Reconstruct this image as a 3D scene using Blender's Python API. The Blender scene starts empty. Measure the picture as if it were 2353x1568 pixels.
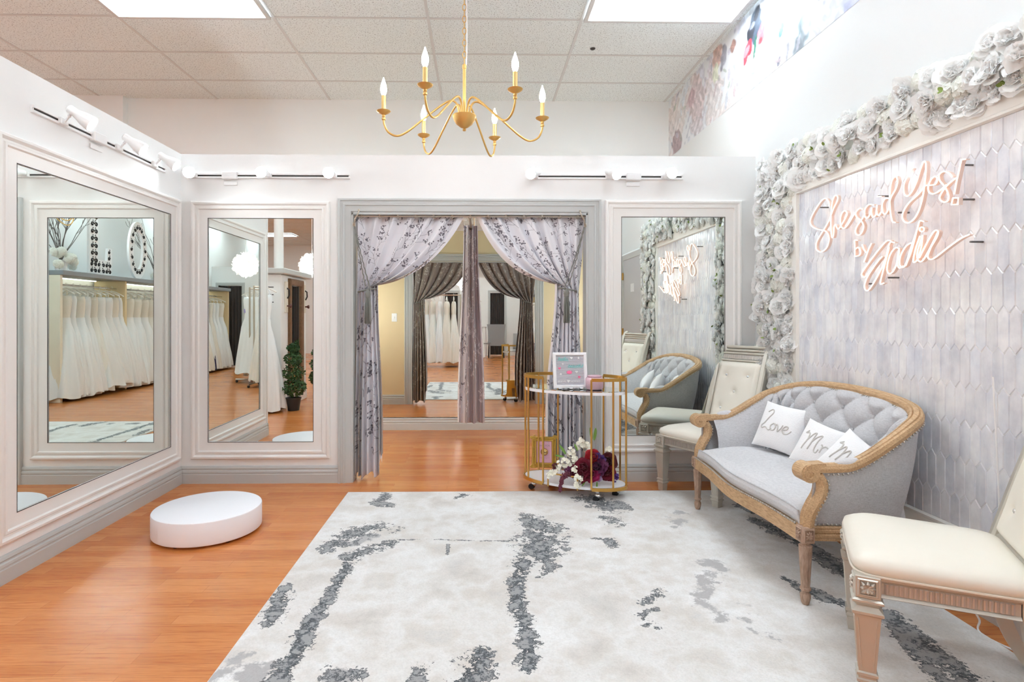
import bpy, bmesh, math, random
import numpy as np
from mathutils import Vector, Matrix, Euler
R = math.radians
PI = math.pi
C = bpy.context.scene.collection
random.seed(7)
np.random.seed(7)

# ------------------------------------------------------------------ camera
FPX, CX, CY, YAW, CAMZ = 1307.0, 1121.6, 727.0, 0.0165, 1.24
W_, H_ = 2353, 1568
cd = bpy.data.cameras.new('camera')
cam = bpy.data.objects.new('camera', cd); C.objects.link(cam)
cd.sensor_fit = 'HORIZONTAL'; cd.sensor_width = 36.0
cd.lens = 36.0 * FPX / W_
cd.shift_x = (W_/2 - CX)/W_
cd.shift_y = (CY - H_/2)/W_
cd.clip_start = 0.05
cam.location = (0, 0, CAMZ)
cam.rotation_euler = (PI/2, 0, -YAW)
bpy.context.scene.camera = cam

# ------------------------------------------------------------------ colour management / world
sc = bpy.context.scene
sc.view_settings.view_transform = 'Standard'
sc.view_settings.look = 'None'
sc.view_settings.gamma = 1.0
sc.view_settings.use_curve_mapping = False
sc.view_settings.exposure = 0.37
PANEL_STRENGTH = 12.0
sc.cycles.use_denoising = True
sc.cycles.use_adaptive_sampling = True
sc.cycles.adaptive_threshold = 0.16
sc.cycles.max_bounces = 9
sc.cycles.diffuse_bounces = 6
sc.cycles.glossy_bounces = 6
sc.cycles.transmission_bounces = 6
sc.cycles.sample_clamp_indirect = 8.0
sc.cycles.caustics_reflective = False
sc.cycles.caustics_refractive = False
wd = bpy.data.worlds.new('world'); sc.world = wd; wd.use_nodes = True
wd.node_tree.nodes['Background'].inputs[0].default_value = (0.9, 0.95, 1, 1)
wd.node_tree.nodes['Background'].inputs[1].default_value = 0.3

# ------------------------------------------------------------------ pixel ray -> room point (measuring aid)
def P(u, v, x=None, y=None, z=None):
    a, b = (u-CX)/FPX, (CY-v)/FPX
    d = Vector((math.sin(YAW)+math.cos(YAW)*a, math.cos(YAW)-math.sin(YAW)*a, b))
    if x is not None: t = x/d.x
    elif y is not None: t = y/d.y
    else: t = (z-CAMZ)/d.z
    return Vector((d.x*t, d.y*t, CAMZ+d.z*t))

# ------------------------------------------------------------------ mesh builder
class MB:
    def __init__(s): s.v = []; s.f = []; s.mi = []; s.col = None
    def add(s, vs, fs, m=0):
        o = len(s.v); s.v.extend([tuple(p) for p in vs])
        for f in fs: s.f.append(tuple(i+o for i in f)); s.mi.append(m)
        return o
    def box(s, x0, x1, y0, y1, z0, z1, m=0):
        s.add([(x0,y0,z0),(x1,y0,z0),(x1,y1,z0),(x0,y1,z0),(x0,y0,z1),(x1,y0,z1),(x1,y1,z1),(x0,y1,z1)],
              [(0,3,2,1),(4,5,6,7),(0,1,5,4),(1,2,6,5),(2,3,7,6),(3,0,4,7)], m)
    def cbox(s, c, size, b=0.004, mat=None, m=0):
        hx, hy, hz = [q/2 for q in size]; b = min(b, hx*.9, hy*.9, hz*.9)
        vs = []; idx = {}
        for sx in (-1,1):
            for sy in (-1,1):
                for sz in (-1,1):
                    for ax in range(3):
                        q = [sx*(hx-b), sy*(hy-b), sz*(hz-b)]; q[ax] = (sx*hx, sy*hy, sz*hz)[ax]
                        idx[(sx,sy,sz,ax)] = len(vs); vs.append(Vector(q))
        fs = []
        for ax in range(3):
            o1, o2 = [k for k in range(3) if k != ax]
            for sg in (-1,1):
                l = []
                for p, q in ((-1,-1),(1,-1),(1,1),(-1,1)):
                    k = [0,0,0]; k[ax]=sg; k[o1]=p; k[o2]=q; l.append(idx[(*k,ax)])
                fs.append(l)
        for ax in range(3):
            o1, o2 = [k for k in range(3) if k != ax]
            for p in (-1,1):
                for q in (-1,1):
                    a=[0,0,0]; a[ax]=-1; a[o1]=p; a[o2]=q
                    c2=list(a); c2[ax]=1
                    fs.append([idx[(*a,o1)],idx[(*c2,o1)],idx[(*c2,o2)],idx[(*a,o2)]])
        for sx in (-1,1):
            for sy in (-1,1):
                for sz in (-1,1): fs.append([idx[(sx,sy,sz,k)] for k in range(3)])
        M = mat if mat is not None else Matrix.Identity(4)
        c = Vector(c)
        s.add([M @ (v+c) for v in vs], fs, m)
    def loft(s, rings, closed=True, cap0=True, cap1=True, m=0, loop=False):
        n = len(rings[0]); vs = [p for r in rings for p in r]; fs = []
        K = len(rings)
        for k in range(K if loop else K-1):
            k2 = (k+1) % K
            for i in range(n if closed else n-1):
                j = (i+1) % n
                fs.append((k*n+i, k*n+j, k2*n+j, k2*n+i))
        if not loop and closed:
            if cap0: fs.append(tuple(range(n-1,-1,-1)))
            if cap1: fs.append(tuple((K-1)*n+i for i in range(n)))
        s.add(vs, fs, m)
    def tube(s, pts, r, n=8, closed=False, m=0, sx=1.0):
        pts = [Vector(p) for p in pts]; K = len(pts)
        rr = r if isinstance(r, (list, tuple)) else [r]*K
        T = []
        for i in range(K):
            a = pts[(i-1) % K] if (closed or i > 0) else pts[i]
            b = pts[(i+1) % K] if (closed or i < K-1) else pts[i]
            t = (b-a); T.append(t.normalized() if t.length > 1e-9 else Vector((0,0,1)))
        up = Vector((0,0,1)) if abs(T[0].z) < .9 else Vector((1,0,0))
        N = (up - T[0]*up.dot(T[0])).normalized()
        rings = []
        for i in range(K):
            N = (N - T[i]*N.dot(T[i]))
            N = N.normalized() if N.length > 1e-6 else T[i].orthogonal().normalized()
            B = T[i].cross(N)
            rings.append([pts[i] + N*(math.cos(2*PI*k/n)*rr[i]) + B*(math.sin(2*PI*k/n)*rr[i]*sx) for k in range(n)])
        s.loft(rings, True, True, True, m, closed)
    def sweep(s, pts, prof, up=Vector((0,0,1)), closed=False, m=0, caps=True, scale=None):
        """prof: closed list of (side, up) offsets; side = tangent x up"""
        pts = [Vector(p) for p in pts]; K = len(pts); rings = []
        for i in range(K):
            a = pts[(i-1) % K] if (closed or i > 0) else pts[i]
            b = pts[(i+1) % K] if (closed or i < K-1) else pts[i]
            t = (b-a).normalized(); u_ = up[i] if isinstance(up, list) else up
            sd = t.cross(u_).normalized(); u2 = sd.cross(t).normalized()
            k = scale[i] if scale else 1.0
            rings.append([pts[i] + sd*(p*k) + u2*(q*k) for p, q in prof])
        s.loft(rings, True, caps, caps, m, closed)
    def lathe(s, prof, n=16, mat=None, m=0, sy=1.0):
        M = mat if mat is not None else Matrix.Identity(4)
        s.loft([[M @ Vector((r*math.cos(2*PI*k/n), r*sy*math.sin(2*PI*k/n), z)) for k in range(n)] for r, z in prof], True, True, True, m)
    def prism(s, poly, fn, h0, h1, m=0):
        n = len(poly)
        s.add([fn(a,b,h0) for a,b in poly]+[fn(a,b,h1) for a,b in poly],
              [tuple(range(n-1,-1,-1)), tuple(range(n,2*n))]+[(i,(i+1)%n,n+(i+1)%n,n+i) for i in range(n)], m)
    def grid(s, fn, nu, nv, m=0, closeu=False):
        vs = [fn(i/(nu if closeu else nu-1), j/(nv-1)) for j in range(nv) for i in range(nu)]
        fs = []
        for j in range(nv-1):
            for i in range(nu if closeu else nu-1):
                i2 = (i+1) % nu
                fs.append((j*nu+i, j*nu+i2, (j+1)*nu+i2, (j+1)*nu+i))
        s.add(vs, fs, m)
    def sphere(s, c, r, n=12, k=8, sc=(1,1,1), m=0, mat=None):
        M = mat if mat is not None else Matrix.Identity(4)
        c = Vector(c)
        rings = []
        for j in range(1, k):
            th = PI*j/k
            rings.append([M @ (c+Vector((r*sc[0]*math.sin(th)*math.cos(2*PI*i/n), r*sc[1]*math.sin(th)*math.sin(2*PI*i/n), -r*sc[2]*math.cos(th)))) for i in range(n)])
        s.loft(rings, True, True, True, m)
    def frame(s, a0, a1, b0, b1, prof, fn, m=0, sides=4):
        """rectangular moulding; prof: (inset, height) from outside to inside"""
        if sides == 4:
            rings = []
            for ins, h in prof:
                rings.append([fn(a0+ins,b0+ins,h), fn(a1-ins,b0+ins,h), fn(a1-ins,b1-ins,h), fn(a0+ins,b1-ins,h)])
            s.loft(rings, True, False, False, m)
        else:   # three sides, open at the bottom
            rings = []
            for ins, h in prof:
                rings.append([fn(a0+ins,b0,h), fn(a0+ins,b1-ins,h), fn(a1-ins,b1-ins,h), fn(a1-ins,b0,h)])
            s.loft(rings, False, False, False, m)
    def merge(s, other, M=None, m=None):
        o = len(s.v)
        s.v.extend([tuple(M @ Vector(p)) for p in other.v] if M is not None else other.v)
        for f, k in zip(other.f, other.mi):
            s.f.append(tuple(i+o for i in f)); s.mi.append(k if m is None else m)
    def build(s, name, mats, parent=None, smooth=35, recalc=True, tagd=None):
        me = bpy.data.meshes.new(name)
        me.from_pydata(s.v, [], s.f)
        if not isinstance(mats, (list, tuple)): mats = [mats]
        for q in mats: me.materials.append(q)
        if len(mats) > 1: me.polygons.foreach_set('material_index', s.mi)
        if recalc:
            bm = bmesh.new(); bm.from_mesh(me)
            bmesh.ops.recalc_face_normals(bm, faces=bm.faces); bm.to_mesh(me); bm.free()
        if smooth:
            me.polygons.foreach_set('use_smooth', [True]*len(me.polygons))
            me.set_sharp_from_angle(angle=R(smooth))
        me.update()
        o = bpy.data.objects.new(name, me); C.objects.link(o)
        if parent: o.parent = parent
        return o

def tag(o, label=None, cat=None, group=None, kind=None):
    if label: o['label'] = label
    if cat: o['category'] = cat
    if group: o['group'] = group
    if kind: o['kind'] = kind
    return o
def thing(name, label, cat, loc=(0,0,0), rz=0.0, group=None):
    o = bpy.data.objects.new(name, None); C.objects.link(o)
    o.location = loc; o.rotation_euler = (0,0,rz); o.empty_display_size = .1
    return tag(o, label, cat, group)
def dup(root, label=None, group=None):
    def cp(o, par):
        c = o.copy(); C.objects.link(c); c.parent = par
        for ch in KIDS.get(o.name, []): cp(ch, c)
        return c
    KIDS = {}
    for o in bpy.data.objects:
        if o.parent: KIDS.setdefault(o.parent.name, []).append(o)
    r = cp(root, None)
    if label: r['label'] = label
    if group: r['group'] = group
    return r
def struct(o): o['kind'] = 'structure'; return o
def catmull(pts, n=6, closed=False):
    pts = [Vector(p) for p in pts]; out = []; K = len(pts)
    for i in range(K if closed else K-1):
        p0 = pts[(i-1) % K] if (closed or i > 0) else pts[0]*2-pts[1]
        p1 = pts[i]; p2 = pts[(i+1) % K]
        p3 = pts[(i+2) % K] if (closed or i < K-2) else pts[-1]*2-pts[-2]
        for k in range(n):
            t = k/n
            out.append(.5*((2*p1)+(p2-p0)*t+(2*p0-5*p1+4*p2-p3)*t*t+(3*p1-p0-3*p2+p3)*t**3))
    if not closed: out.append(pts[-1])
    return out

# ------------------------------------------------------------------ materials
def lin(c):
    return tuple((q/255/12.92 if q/255 <= .04045 else ((q/255+.055)/1.055)**2.4) for q in c)
def mat(name, rgb, rough=.5, metal=0.0, emit=0.0, coat=0.0, trans=0.0, spec=None, sheen=0.0, bump=None, alpha=None, ior=None):
    m = bpy.data.materials.new(name); m.use_nodes = True
    b = m.node_tree.nodes['Principled BSDF']; c = (*lin(rgb), 1)
    b.inputs['Base Color'].default_value = c
    b.inputs['Roughness'].default_value = rough
    b.inputs['Metallic'].default_value = metal
    if emit:
        b.inputs['Emission Color'].default_value = c; b.inputs['Emission Strength'].default_value = emit
    if coat: b.inputs['Coat Weight'].default_value = coat; b.inputs['Coat Roughness'].default_value = .08
    if trans: b.inputs['Transmission Weight'].default_value = trans
    if spec is not None: b.inputs['Specular IOR Level'].default_value = spec
    if sheen: b.inputs['Sheen Weight'].default_value = sheen
    if ior: b.inputs['IOR'].default_value = ior
    if alpha is not None: b.inputs['Alpha'].default_value = alpha
    if bump:   # (scale, strength, distance)
        nt = m.node_tree
        tc = nt.nodes.new('ShaderNodeTexCoord'); nz = nt.nodes.new('ShaderNodeTexNoise')
        nz.inputs['Scale'].default_value = bump[0]; nz.inputs['Detail'].default_value = 4
        bp = nt.nodes.new('ShaderNodeBump'); bp.inputs['Strength'].default_value = bump[1]; bp.inputs['Distance'].default_value = bump[2]
        nt.links.new(tc.outputs['Object'], nz.inputs['Vector']); nt.links.new(nz.outputs['Fac'], bp.inputs['Height'])
        nt.links.new(bp.outputs['Normal'], b.inputs['Normal'])
    return m
class NT:
    """small helper for node graphs"""
    def __init__(s, m): s.t = m.node_tree; s.b = s.t.nodes['Principled BSDF']
    def n(s, kind, **kw):
        nd = s.t.nodes.new('ShaderNode'+kind)
        for k, v in kw.items():
            if k in nd.inputs: nd.inputs[k].default_value = v
            else: setattr(nd, k, v)
        return nd
    def l(s, a, b): s.t.links.new(a, b)
    def ramp(s, fac, stops, interp='LINEAR'):
        r = s.t.nodes.new('ShaderNodeValToRGB'); r.color_ramp.interpolation = interp
        e = r.color_ramp.elements
        while len(e) > len(stops): e.remove(e[-1])
        while len(e) < len(stops): e.new(.5)
        for q, (p, c) in zip(e, stops): q.position = p; q.color = (*lin(c), 1) if len(c) == 3 else c
        s.l(fac, r.inputs['Fac']); return r.outputs['Color']
    def mix(s, fac, a, b, blend='MIX'):
        m = s.t.nodes.new('ShaderNodeMix'); m.data_type = 'RGBA'; m.blend_type = blend
        for sock, val in ((m.inputs[0], fac), (m.inputs[6], a), (m.inputs[7], b)):
            if isinstance(val, (int, float)): sock.default_value = val
            elif isinstance(val, tuple): sock.default_value = (*lin(val), 1)
            else: s.l(val, sock)
        return m.outputs[2]
    def math(s, op, a, b=None):
        m = s.t.nodes.new('ShaderNodeMath'); m.operation = op
        for sock, val in zip(m.inputs, (a, b)):
            if val is None: continue
            if isinstance(val, (int, float)): sock.default_value = val
            else: s.l(val, sock)
        return m.outputs[0]
    def mapping(s, scale=(1,1,1), src='Object', rot=(0,0,0)):
        tc = s.n('TexCoord'); mp = s.n('Mapping'); mp.inputs['Scale'].default_value = scale; mp.inputs['Rotation'].default_value = rot
        s.l(tc.outputs[src], mp.inputs['Vector']); return mp.outputs['Vector']
    def noise(s, vec, scale, detail=4, rough=.55):
        nz = s.n('TexNoise'); nz.inputs['Scale'].default_value = scale; nz.inputs['Detail'].default_value = detail; nz.inputs['Roughness'].default_value = rough
        s.l(vec, nz.inputs['Vector']); return nz.outputs['Fac']
    def bump(s, h, strength, dist):
        bp = s.n('Bump'); bp.inputs['Strength'].default_value = strength; bp.inputs['Distance'].default_value = dist
        s.l(h, bp.inputs['Height']); s.l(bp.outputs['Normal'], s.b.inputs['Normal'])

M = {}
M['wall'] = mat('wall_paint', (240,240,239), .55, bump=(60,.04,.002))
M['trim'] = mat('white_trim_paint', (240,238,235), .35)
M['grey'] = mat('grey_trim_paint', (196,199,198), .4)
M['beige'] = mat('beige_wall_paint', (232,212,172), .6, bump=(60,.04,.002))
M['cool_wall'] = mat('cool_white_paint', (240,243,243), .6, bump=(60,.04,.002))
M['mirror'] = mat('mirror_glass', (238,244,240), .0, 1.0)
M['white_metal'] = mat('white_enamel', (242,242,242), .35)
M['gold'] = mat('brushed_gold', (208,164,90), .32, 1.0)
M['gold_matte'] = mat('antique_gold', (222,182,110), .42, .8)
M['chrome'] = mat('chrome', (225,225,225), .12, 1.0)
M['nickel'] = mat('satin_nickel', (200,190,175), .3, 1.0)
M['black'] = mat('black_rubber', (25,25,26), .5)
M['dark'] = mat('dark_slot', (50,48,46), .6)
M['lens'] = mat('lit_lens', (242,250,252), .4, emit=185)
M['bulb'] = mat('lit_bulb', (246,248,252), .4, emit=105)
M['panel'] = mat('light_diffuser', (226,239,247), .5, emit=PANEL_STRENGTH)
M['white_board'] = mat('white_board', (246,246,248), .4)
M['globe'] = mat('fill_lamp_glow', (246,250,255), .4, emit=66)  # glow of the added fill lamps

def wood_floor():
    m = mat('orange_wood_floor', (205,128,70), .2); g = NT(m)
    v = g.mapping((1,1,1))
    br = g.n('TexBrick'); br.inputs['Scale'].default_value = 1.0; br.inputs['Mortar Size'].default_value = .0007
    br.inputs['Brick Width'].default_value = .62; br.inputs['Row Height'].default_value = .066; br.offset = .37; br.inputs['Bias'].default_value = 0
    br.inputs['Color1'].default_value = (0,0,0,1); br.inputs['Color2'].default_value = (1,1,1,1); br.inputs['Mortar'].default_value = (.3,.3,.3,1)
    g.l(v, br.inputs['Vector'])
    base = g.ramp(br.outputs['Color'], [(0,(202,124,64)),(.5,(211,135,73)),(1,(220,147,86))])
    gv = g.mapping((2.2,38,1)); gr = g.noise(gv, 2.2, 6, .62)
    grain = g.ramp(gr, [(.3,(178,98,48)),(.5,(255,255,255)),(1,(255,255,255))])
    base = g.mix(.42, base, grain, 'MULTIPLY')
    gv2 = g.mapping((7,160,1)); gr2 = g.noise(gv2, 2, 3)
    base = g.mix(.25, base, g.ramp(gr2, [(.35,(190,120,70)),(.6,(255,250,245))]), 'MULTIPLY')
    seam = g.mix(g.math('MULTIPLY', br.outputs['Fac'], .45), base, (120,62,26))
    g.l(seam, g.b.inputs['Base Color'])
    rn = g.noise(g.mapping((1,1,1)), 6, 3)
    rr = g.n('MapRange'); rr.inputs['To Min'].default_value = .16; rr.inputs['To Max'].default_value = .3
    g.l(rn, rr.inputs['Value']); g.l(rr.outputs[0], g.b.inputs['Roughness'])
    g.bump(gr2, .08, .001)
    return m
M['floor'] = wood_floor()
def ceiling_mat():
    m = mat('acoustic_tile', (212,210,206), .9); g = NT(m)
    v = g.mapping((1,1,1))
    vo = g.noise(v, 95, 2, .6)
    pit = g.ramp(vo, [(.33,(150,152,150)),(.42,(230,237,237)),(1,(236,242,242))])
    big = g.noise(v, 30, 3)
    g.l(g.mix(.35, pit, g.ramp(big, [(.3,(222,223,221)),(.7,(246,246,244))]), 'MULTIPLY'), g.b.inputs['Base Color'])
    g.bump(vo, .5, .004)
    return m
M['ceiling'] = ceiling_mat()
M['tbar'] = mat('ceiling_grid_metal', (206,207,205), .6)

# ------------------------------------------------------------------ ceiling lights (the room's main light)
XL, YB, XR, YF, ZC, ZP = -2.21, 4.26, 2.09, 6.22, 3.60, 2.445
YS, XS = -10.5, -8.0          # store front and far left side
GX0, GY0, GW, GD = -.40, 4.51, 1.2192, .6096
def ceiling_light(ix, y1, label, group=None):
    x0 = GX0+ix*GW; x1 = x0+GW; y0 = y1-GD
    t = thing('ceiling_light', label, 'ceiling light', ((x0+x1)/2,(y0+y1)/2,ZC-.03), 0, group)
    hx, hy = GW/2, GD/2
    b = MB(); fn = lambda a, c, h: Vector((a, c, .02-h))
    b.frame(-hx+.012, hx-.012, -hy+.012, hy-.012, [(0,0),(0,.022),(.03,.022),(.034,.004)], fn)
    b.build('frame', M['tbar'], t)
    b = MB(); b.box(-hx+.04, hx-.04, -hy+.04, hy-.04, .004, .012); b.build('diffuser', M['panel'], t, smooth=0)
    return t
L0 = ceiling_light(-2, GY0, 'lit ceiling light panel above the left partition mirror, left of the chandelier')
L1 = ceiling_light(1, GY0, 'lit ceiling light panel beside the floral wallpaper, right of the chandelier')
for k in range(1, 6):
    for ix in (-2, 1, -5):
        if k == 1 and ix == -5: ceiling_light(-5, GY0, 'added fill light panel beyond the left partition, out of view', 'ceiling lights over the shop floor')  # extra panel added out of view to lift the dark left side
        ceiling_light(ix, GY0-k*4*GD, 'lit ceiling light panel over the shop floor behind the viewer', 'ceiling lights over the shop floor')

# ================================================================== ROOM SHELL
fB = lambda a, b, h: Vector((a, YB-h, b))        # partition face towards the camera
fL = lambda a, b, h: Vector((XL+h, a, b))        # left partition face
fR = lambda a, b, h: Vector((XR-h, a, b))        # right wall face
YB2 = YB+.12
XD0, XD1 = P(808,727,y=YB).x, P(1350,727,y=YB).x      # doorway opening
XT0, XT1 = P(778,727,y=YB).x, P(1380,727,y=YB).x      # outside of its trim
ZD, ZT = P(1000,490,y=YB).z, P(1000,458,y=YB).z
YLE = 2.56                                            # near end of the left partition
b = MB(); b.box(XS-.1, 2.3, YS-.1, YF+.1, -.1, 0); struct(b.build('floor', M['floor'], smooth=0))
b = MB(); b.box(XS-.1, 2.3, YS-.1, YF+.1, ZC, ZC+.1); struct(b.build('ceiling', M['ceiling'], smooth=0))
b = MB()
for k in range(-6, 3):
    x = GX0+k*GW; b.box(x-.012, x+.012, YS, YF, ZC-.005, ZC+.004)
k = 4
while True:
    y = GY0+GD*k
    if y < YS: break
    if y < YF: b.box(XS, XR, y-.012, y+.012, ZC-.0045, ZC+.004)
    k -= 1
struct(b.build('ceiling_grid', M['tbar'], smooth=0))
M['wall_soft'] = mat('soft_white_paint', (226,228,228), .55, bump=(60,.04,.002))
b = MB(); b.box(XR, XR+.12, YS, YF, 0, ZC); struct(b.build('wall_right', M['wall_soft'], smooth=0))
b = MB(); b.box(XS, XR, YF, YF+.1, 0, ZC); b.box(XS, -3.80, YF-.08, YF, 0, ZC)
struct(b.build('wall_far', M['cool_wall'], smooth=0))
b = MB(); b.box(XS, XR, YS-.1, YS, 0, ZC); struct(b.build('wall_front', M['wall'], smooth=0))
b = MB(); b.box(XS-.1, XS, YS, YF, 0, ZC); struct(b.build('wall_store_left', M['wall'], smooth=0))
b = MB()
ym = YB+.06
for y0, y1, k in ((YB, ym, 0), (ym, YB2, 1)):
    b.box(XL-.12, XD0, y0, y1, 0, ZP, k); b.box(XD1, XR, y0, y1, 0, ZP, k); b.box(XD0, XD1, y0, y1, ZD, ZP, k)
struct(b.build('wall_back', [M['wall'], M['beige']], smooth=0))
b = MB(); b.box(XL-.12, XL, YLE, YB, 0, ZP); struct(b.build('wall_left', M['wall'], smooth=0))
b = MB(); b.box(-2.0, -1.9, YB2, YF, 0, ZP); struct(b.build('wall_fitting_room', M['beige'], smooth=0))
# doorway trim and jamb lining
b = MB()
prof = [(0,0),(0,.026),(.004,.030),(.016,.030),(.020,.022),(.034,.020),(.038,.026),(.050,.026),(.054,.018),(.080,.014),(XD0-XT0-.004,.012),(XD0-XT0,.008),(XD0-XT0,0)]
b.frame(XT0, XT1, 0, ZT, prof, fB, sides=3)
fB2 = lambda a, c, h: Vector((a, YB2+h, c))
b.frame(XT0, XT1, 0, ZT, prof, fB2, sides=3)
b.box(XD0-.001, XD0+.012, YB-.008, YB2+.008, 0, ZD); b.box(XD1-.012, XD1+.001, YB-.008, YB2+.008, 0, ZD); b.box(XD0, XD1, YB-.008, YB2+.008, ZD-.012, ZD+.001)
struct(b.build('trim_1', M['grey'], smooth=25))
# baseboards
bprof = [(0,0),(.020,0),(.020,.066),(.016,.070),(.016,.076),(.020,.080),(.018,.092),(.012,.098),(.012,.104),(.016,.110),(.012,.122),(.006,.128),(0,.128)]
def baseboard(name, segs, mt=None, z0=0.0, k=1.0):
    b = MB()
    for (x0,y0),(x1,y1),(nx,ny) in segs:
        b.loft([[Vector((x+nx*h*k, y+ny*h*k, z0+z*k)) for h, z in bprof] for x, y in ((x0,y0),(x1,y1))])
    return struct(b.build(name, mt or M['grey'], smooth=25))
baseboard('baseboard_left', [((XL,YLE),(XL,YB),(1,0)), ((XL+.02,YLE),(XL-.12,YLE),(0,-1))])
baseboard('baseboard_back', [((XL,YB),(XT0,YB),(0,-1)), ((XT1,YB),(XR,YB),(0,-1))])
baseboard('baseboard_right', [((XR,YB),(XR,1.45),(-1,0)), ((XR,.42),(XR,-5.5),(-1,0))])
baseboard('baseboard_fitting_room', [((-1.9,YB2),(XT0,YB2),(0,1)), ((XT1,YB2),(XR,YB2),(0,1)), ((-1.9,YF),(XR,YF),(0,-1)), ((-1.9,YB2),(-1.9,YF),(1,0))], None, 0, 1.05)
# end trim of the left partition
b = MB(); b.box(XL-.125, XL+.012, YLE-.018, YLE, .128, ZP); struct(b.build('trim_2', M['trim'], smooth=0))

# ------------------------------------------------------------------ framed mirrors
mprof = [(0,0),(0,.018),(.006,.026),(.018,.028),(.024,.024),(.030,.016),(.040,.016),(.045,.022),(.056,.022),(.062,.012),(.070,.010),(.124,.010),(.126,.008),(.126,.001)]
def framed_mirror(name, label, fn, a0, a1, b0, b1, loc):
    t = thing(name, label, 'mirror', loc)
    off = Vector(loc); g = lambda a, b_, h: fn(a, b_, h)-off
    b = MB(); b.frame(a0, a1, b0, b1, mprof, g); fr = b.build('frame', M['trim'], t, smooth=25)
    i = .1255
    b = MB(); b.add([g(a0+i,b0+i,.004), g(a1-i,b0+i,.004), g(a1-i,b1-i,.004), g(a0+i,b1-i,.004)], [(0,1,2,3)])
    b.build('mirror_glass', M['mirror'], t, smooth=0)
    b = MB(); j = .1262
    b.frame(a0+j-.004, a1-j+.004, b0+j-.004, b1-j+.004, [(0,.004),(0,.0105),(.0035,.0105),(.0035,.0042)], g); b.build('glass_edge', M['dark'], t, smooth=0)
    return t
i = .126
p = P(600,503,y=YB); q = P(600,1015,y=YB)
framed_mirror('wall_mirror', 'white framed mirror on the back partition, left of the curtained doorway', fB,
              P(480,727,y=YB).x-i, P(720,727,y=YB).x+i, q.z-i, p.z+i, ((P(480,727,y=YB).x+P(720,727,y=YB).x)/2, YB, q.z-i))
p = P(1545,500,y=YB); q = P(1545,1000,y=YB)
framed_mirror('wall_mirror', 'white framed mirror on the back partition behind the far cream chair', fB,
              P(1428,727,y=YB).x-i, P(1664,727,y=YB).x+i, q.z-i, p.z+i, ((P(1428,727,y=YB).x+P(1664,727,y=YB).x)/2, YB, q.z-i))
p = P(389,493,x=XL); q = P(389,1027,x=XL); r_ = P(35,727,x=XL)
framed_mirror('wall_mirror', 'widest white framed mirror, on the left partition above the oval platform', fL,
              r_.y-i, p.y+i, q.z-i, p.z+i, (XL, (r_.y+p.y)/2, q.z-i))
t = thing('fitting_room_mirror', 'frameless mirror covering the fitting room wall seen through the curtained doorway', 'mirror', (0, YF-.004, .14))
b = MB(); b.box(-1.89, XR-.01, -.012, 0, .0, 2.30); b.build('mirror_glass', M['mirror'], t, smooth=0)

# light switch in the fitting room (seen in the mirror) on the back of the partition
sp = P(907,730,y=2*YF-YB2)
t = thing('light_switch', 'small light switch plate on the beige fitting room wall', 'switch', (sp.x, YB2, sp.z))
b = MB(); b.cbox((0,.004,0), (.075,.008,.118), .003); b.build('cover_plate', M['white_metal'], t)
b = MB(); b.cbox((0,.012,0), (.012,.012,.026), .002); b.build('toggle', M['white_metal'], t)

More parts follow.
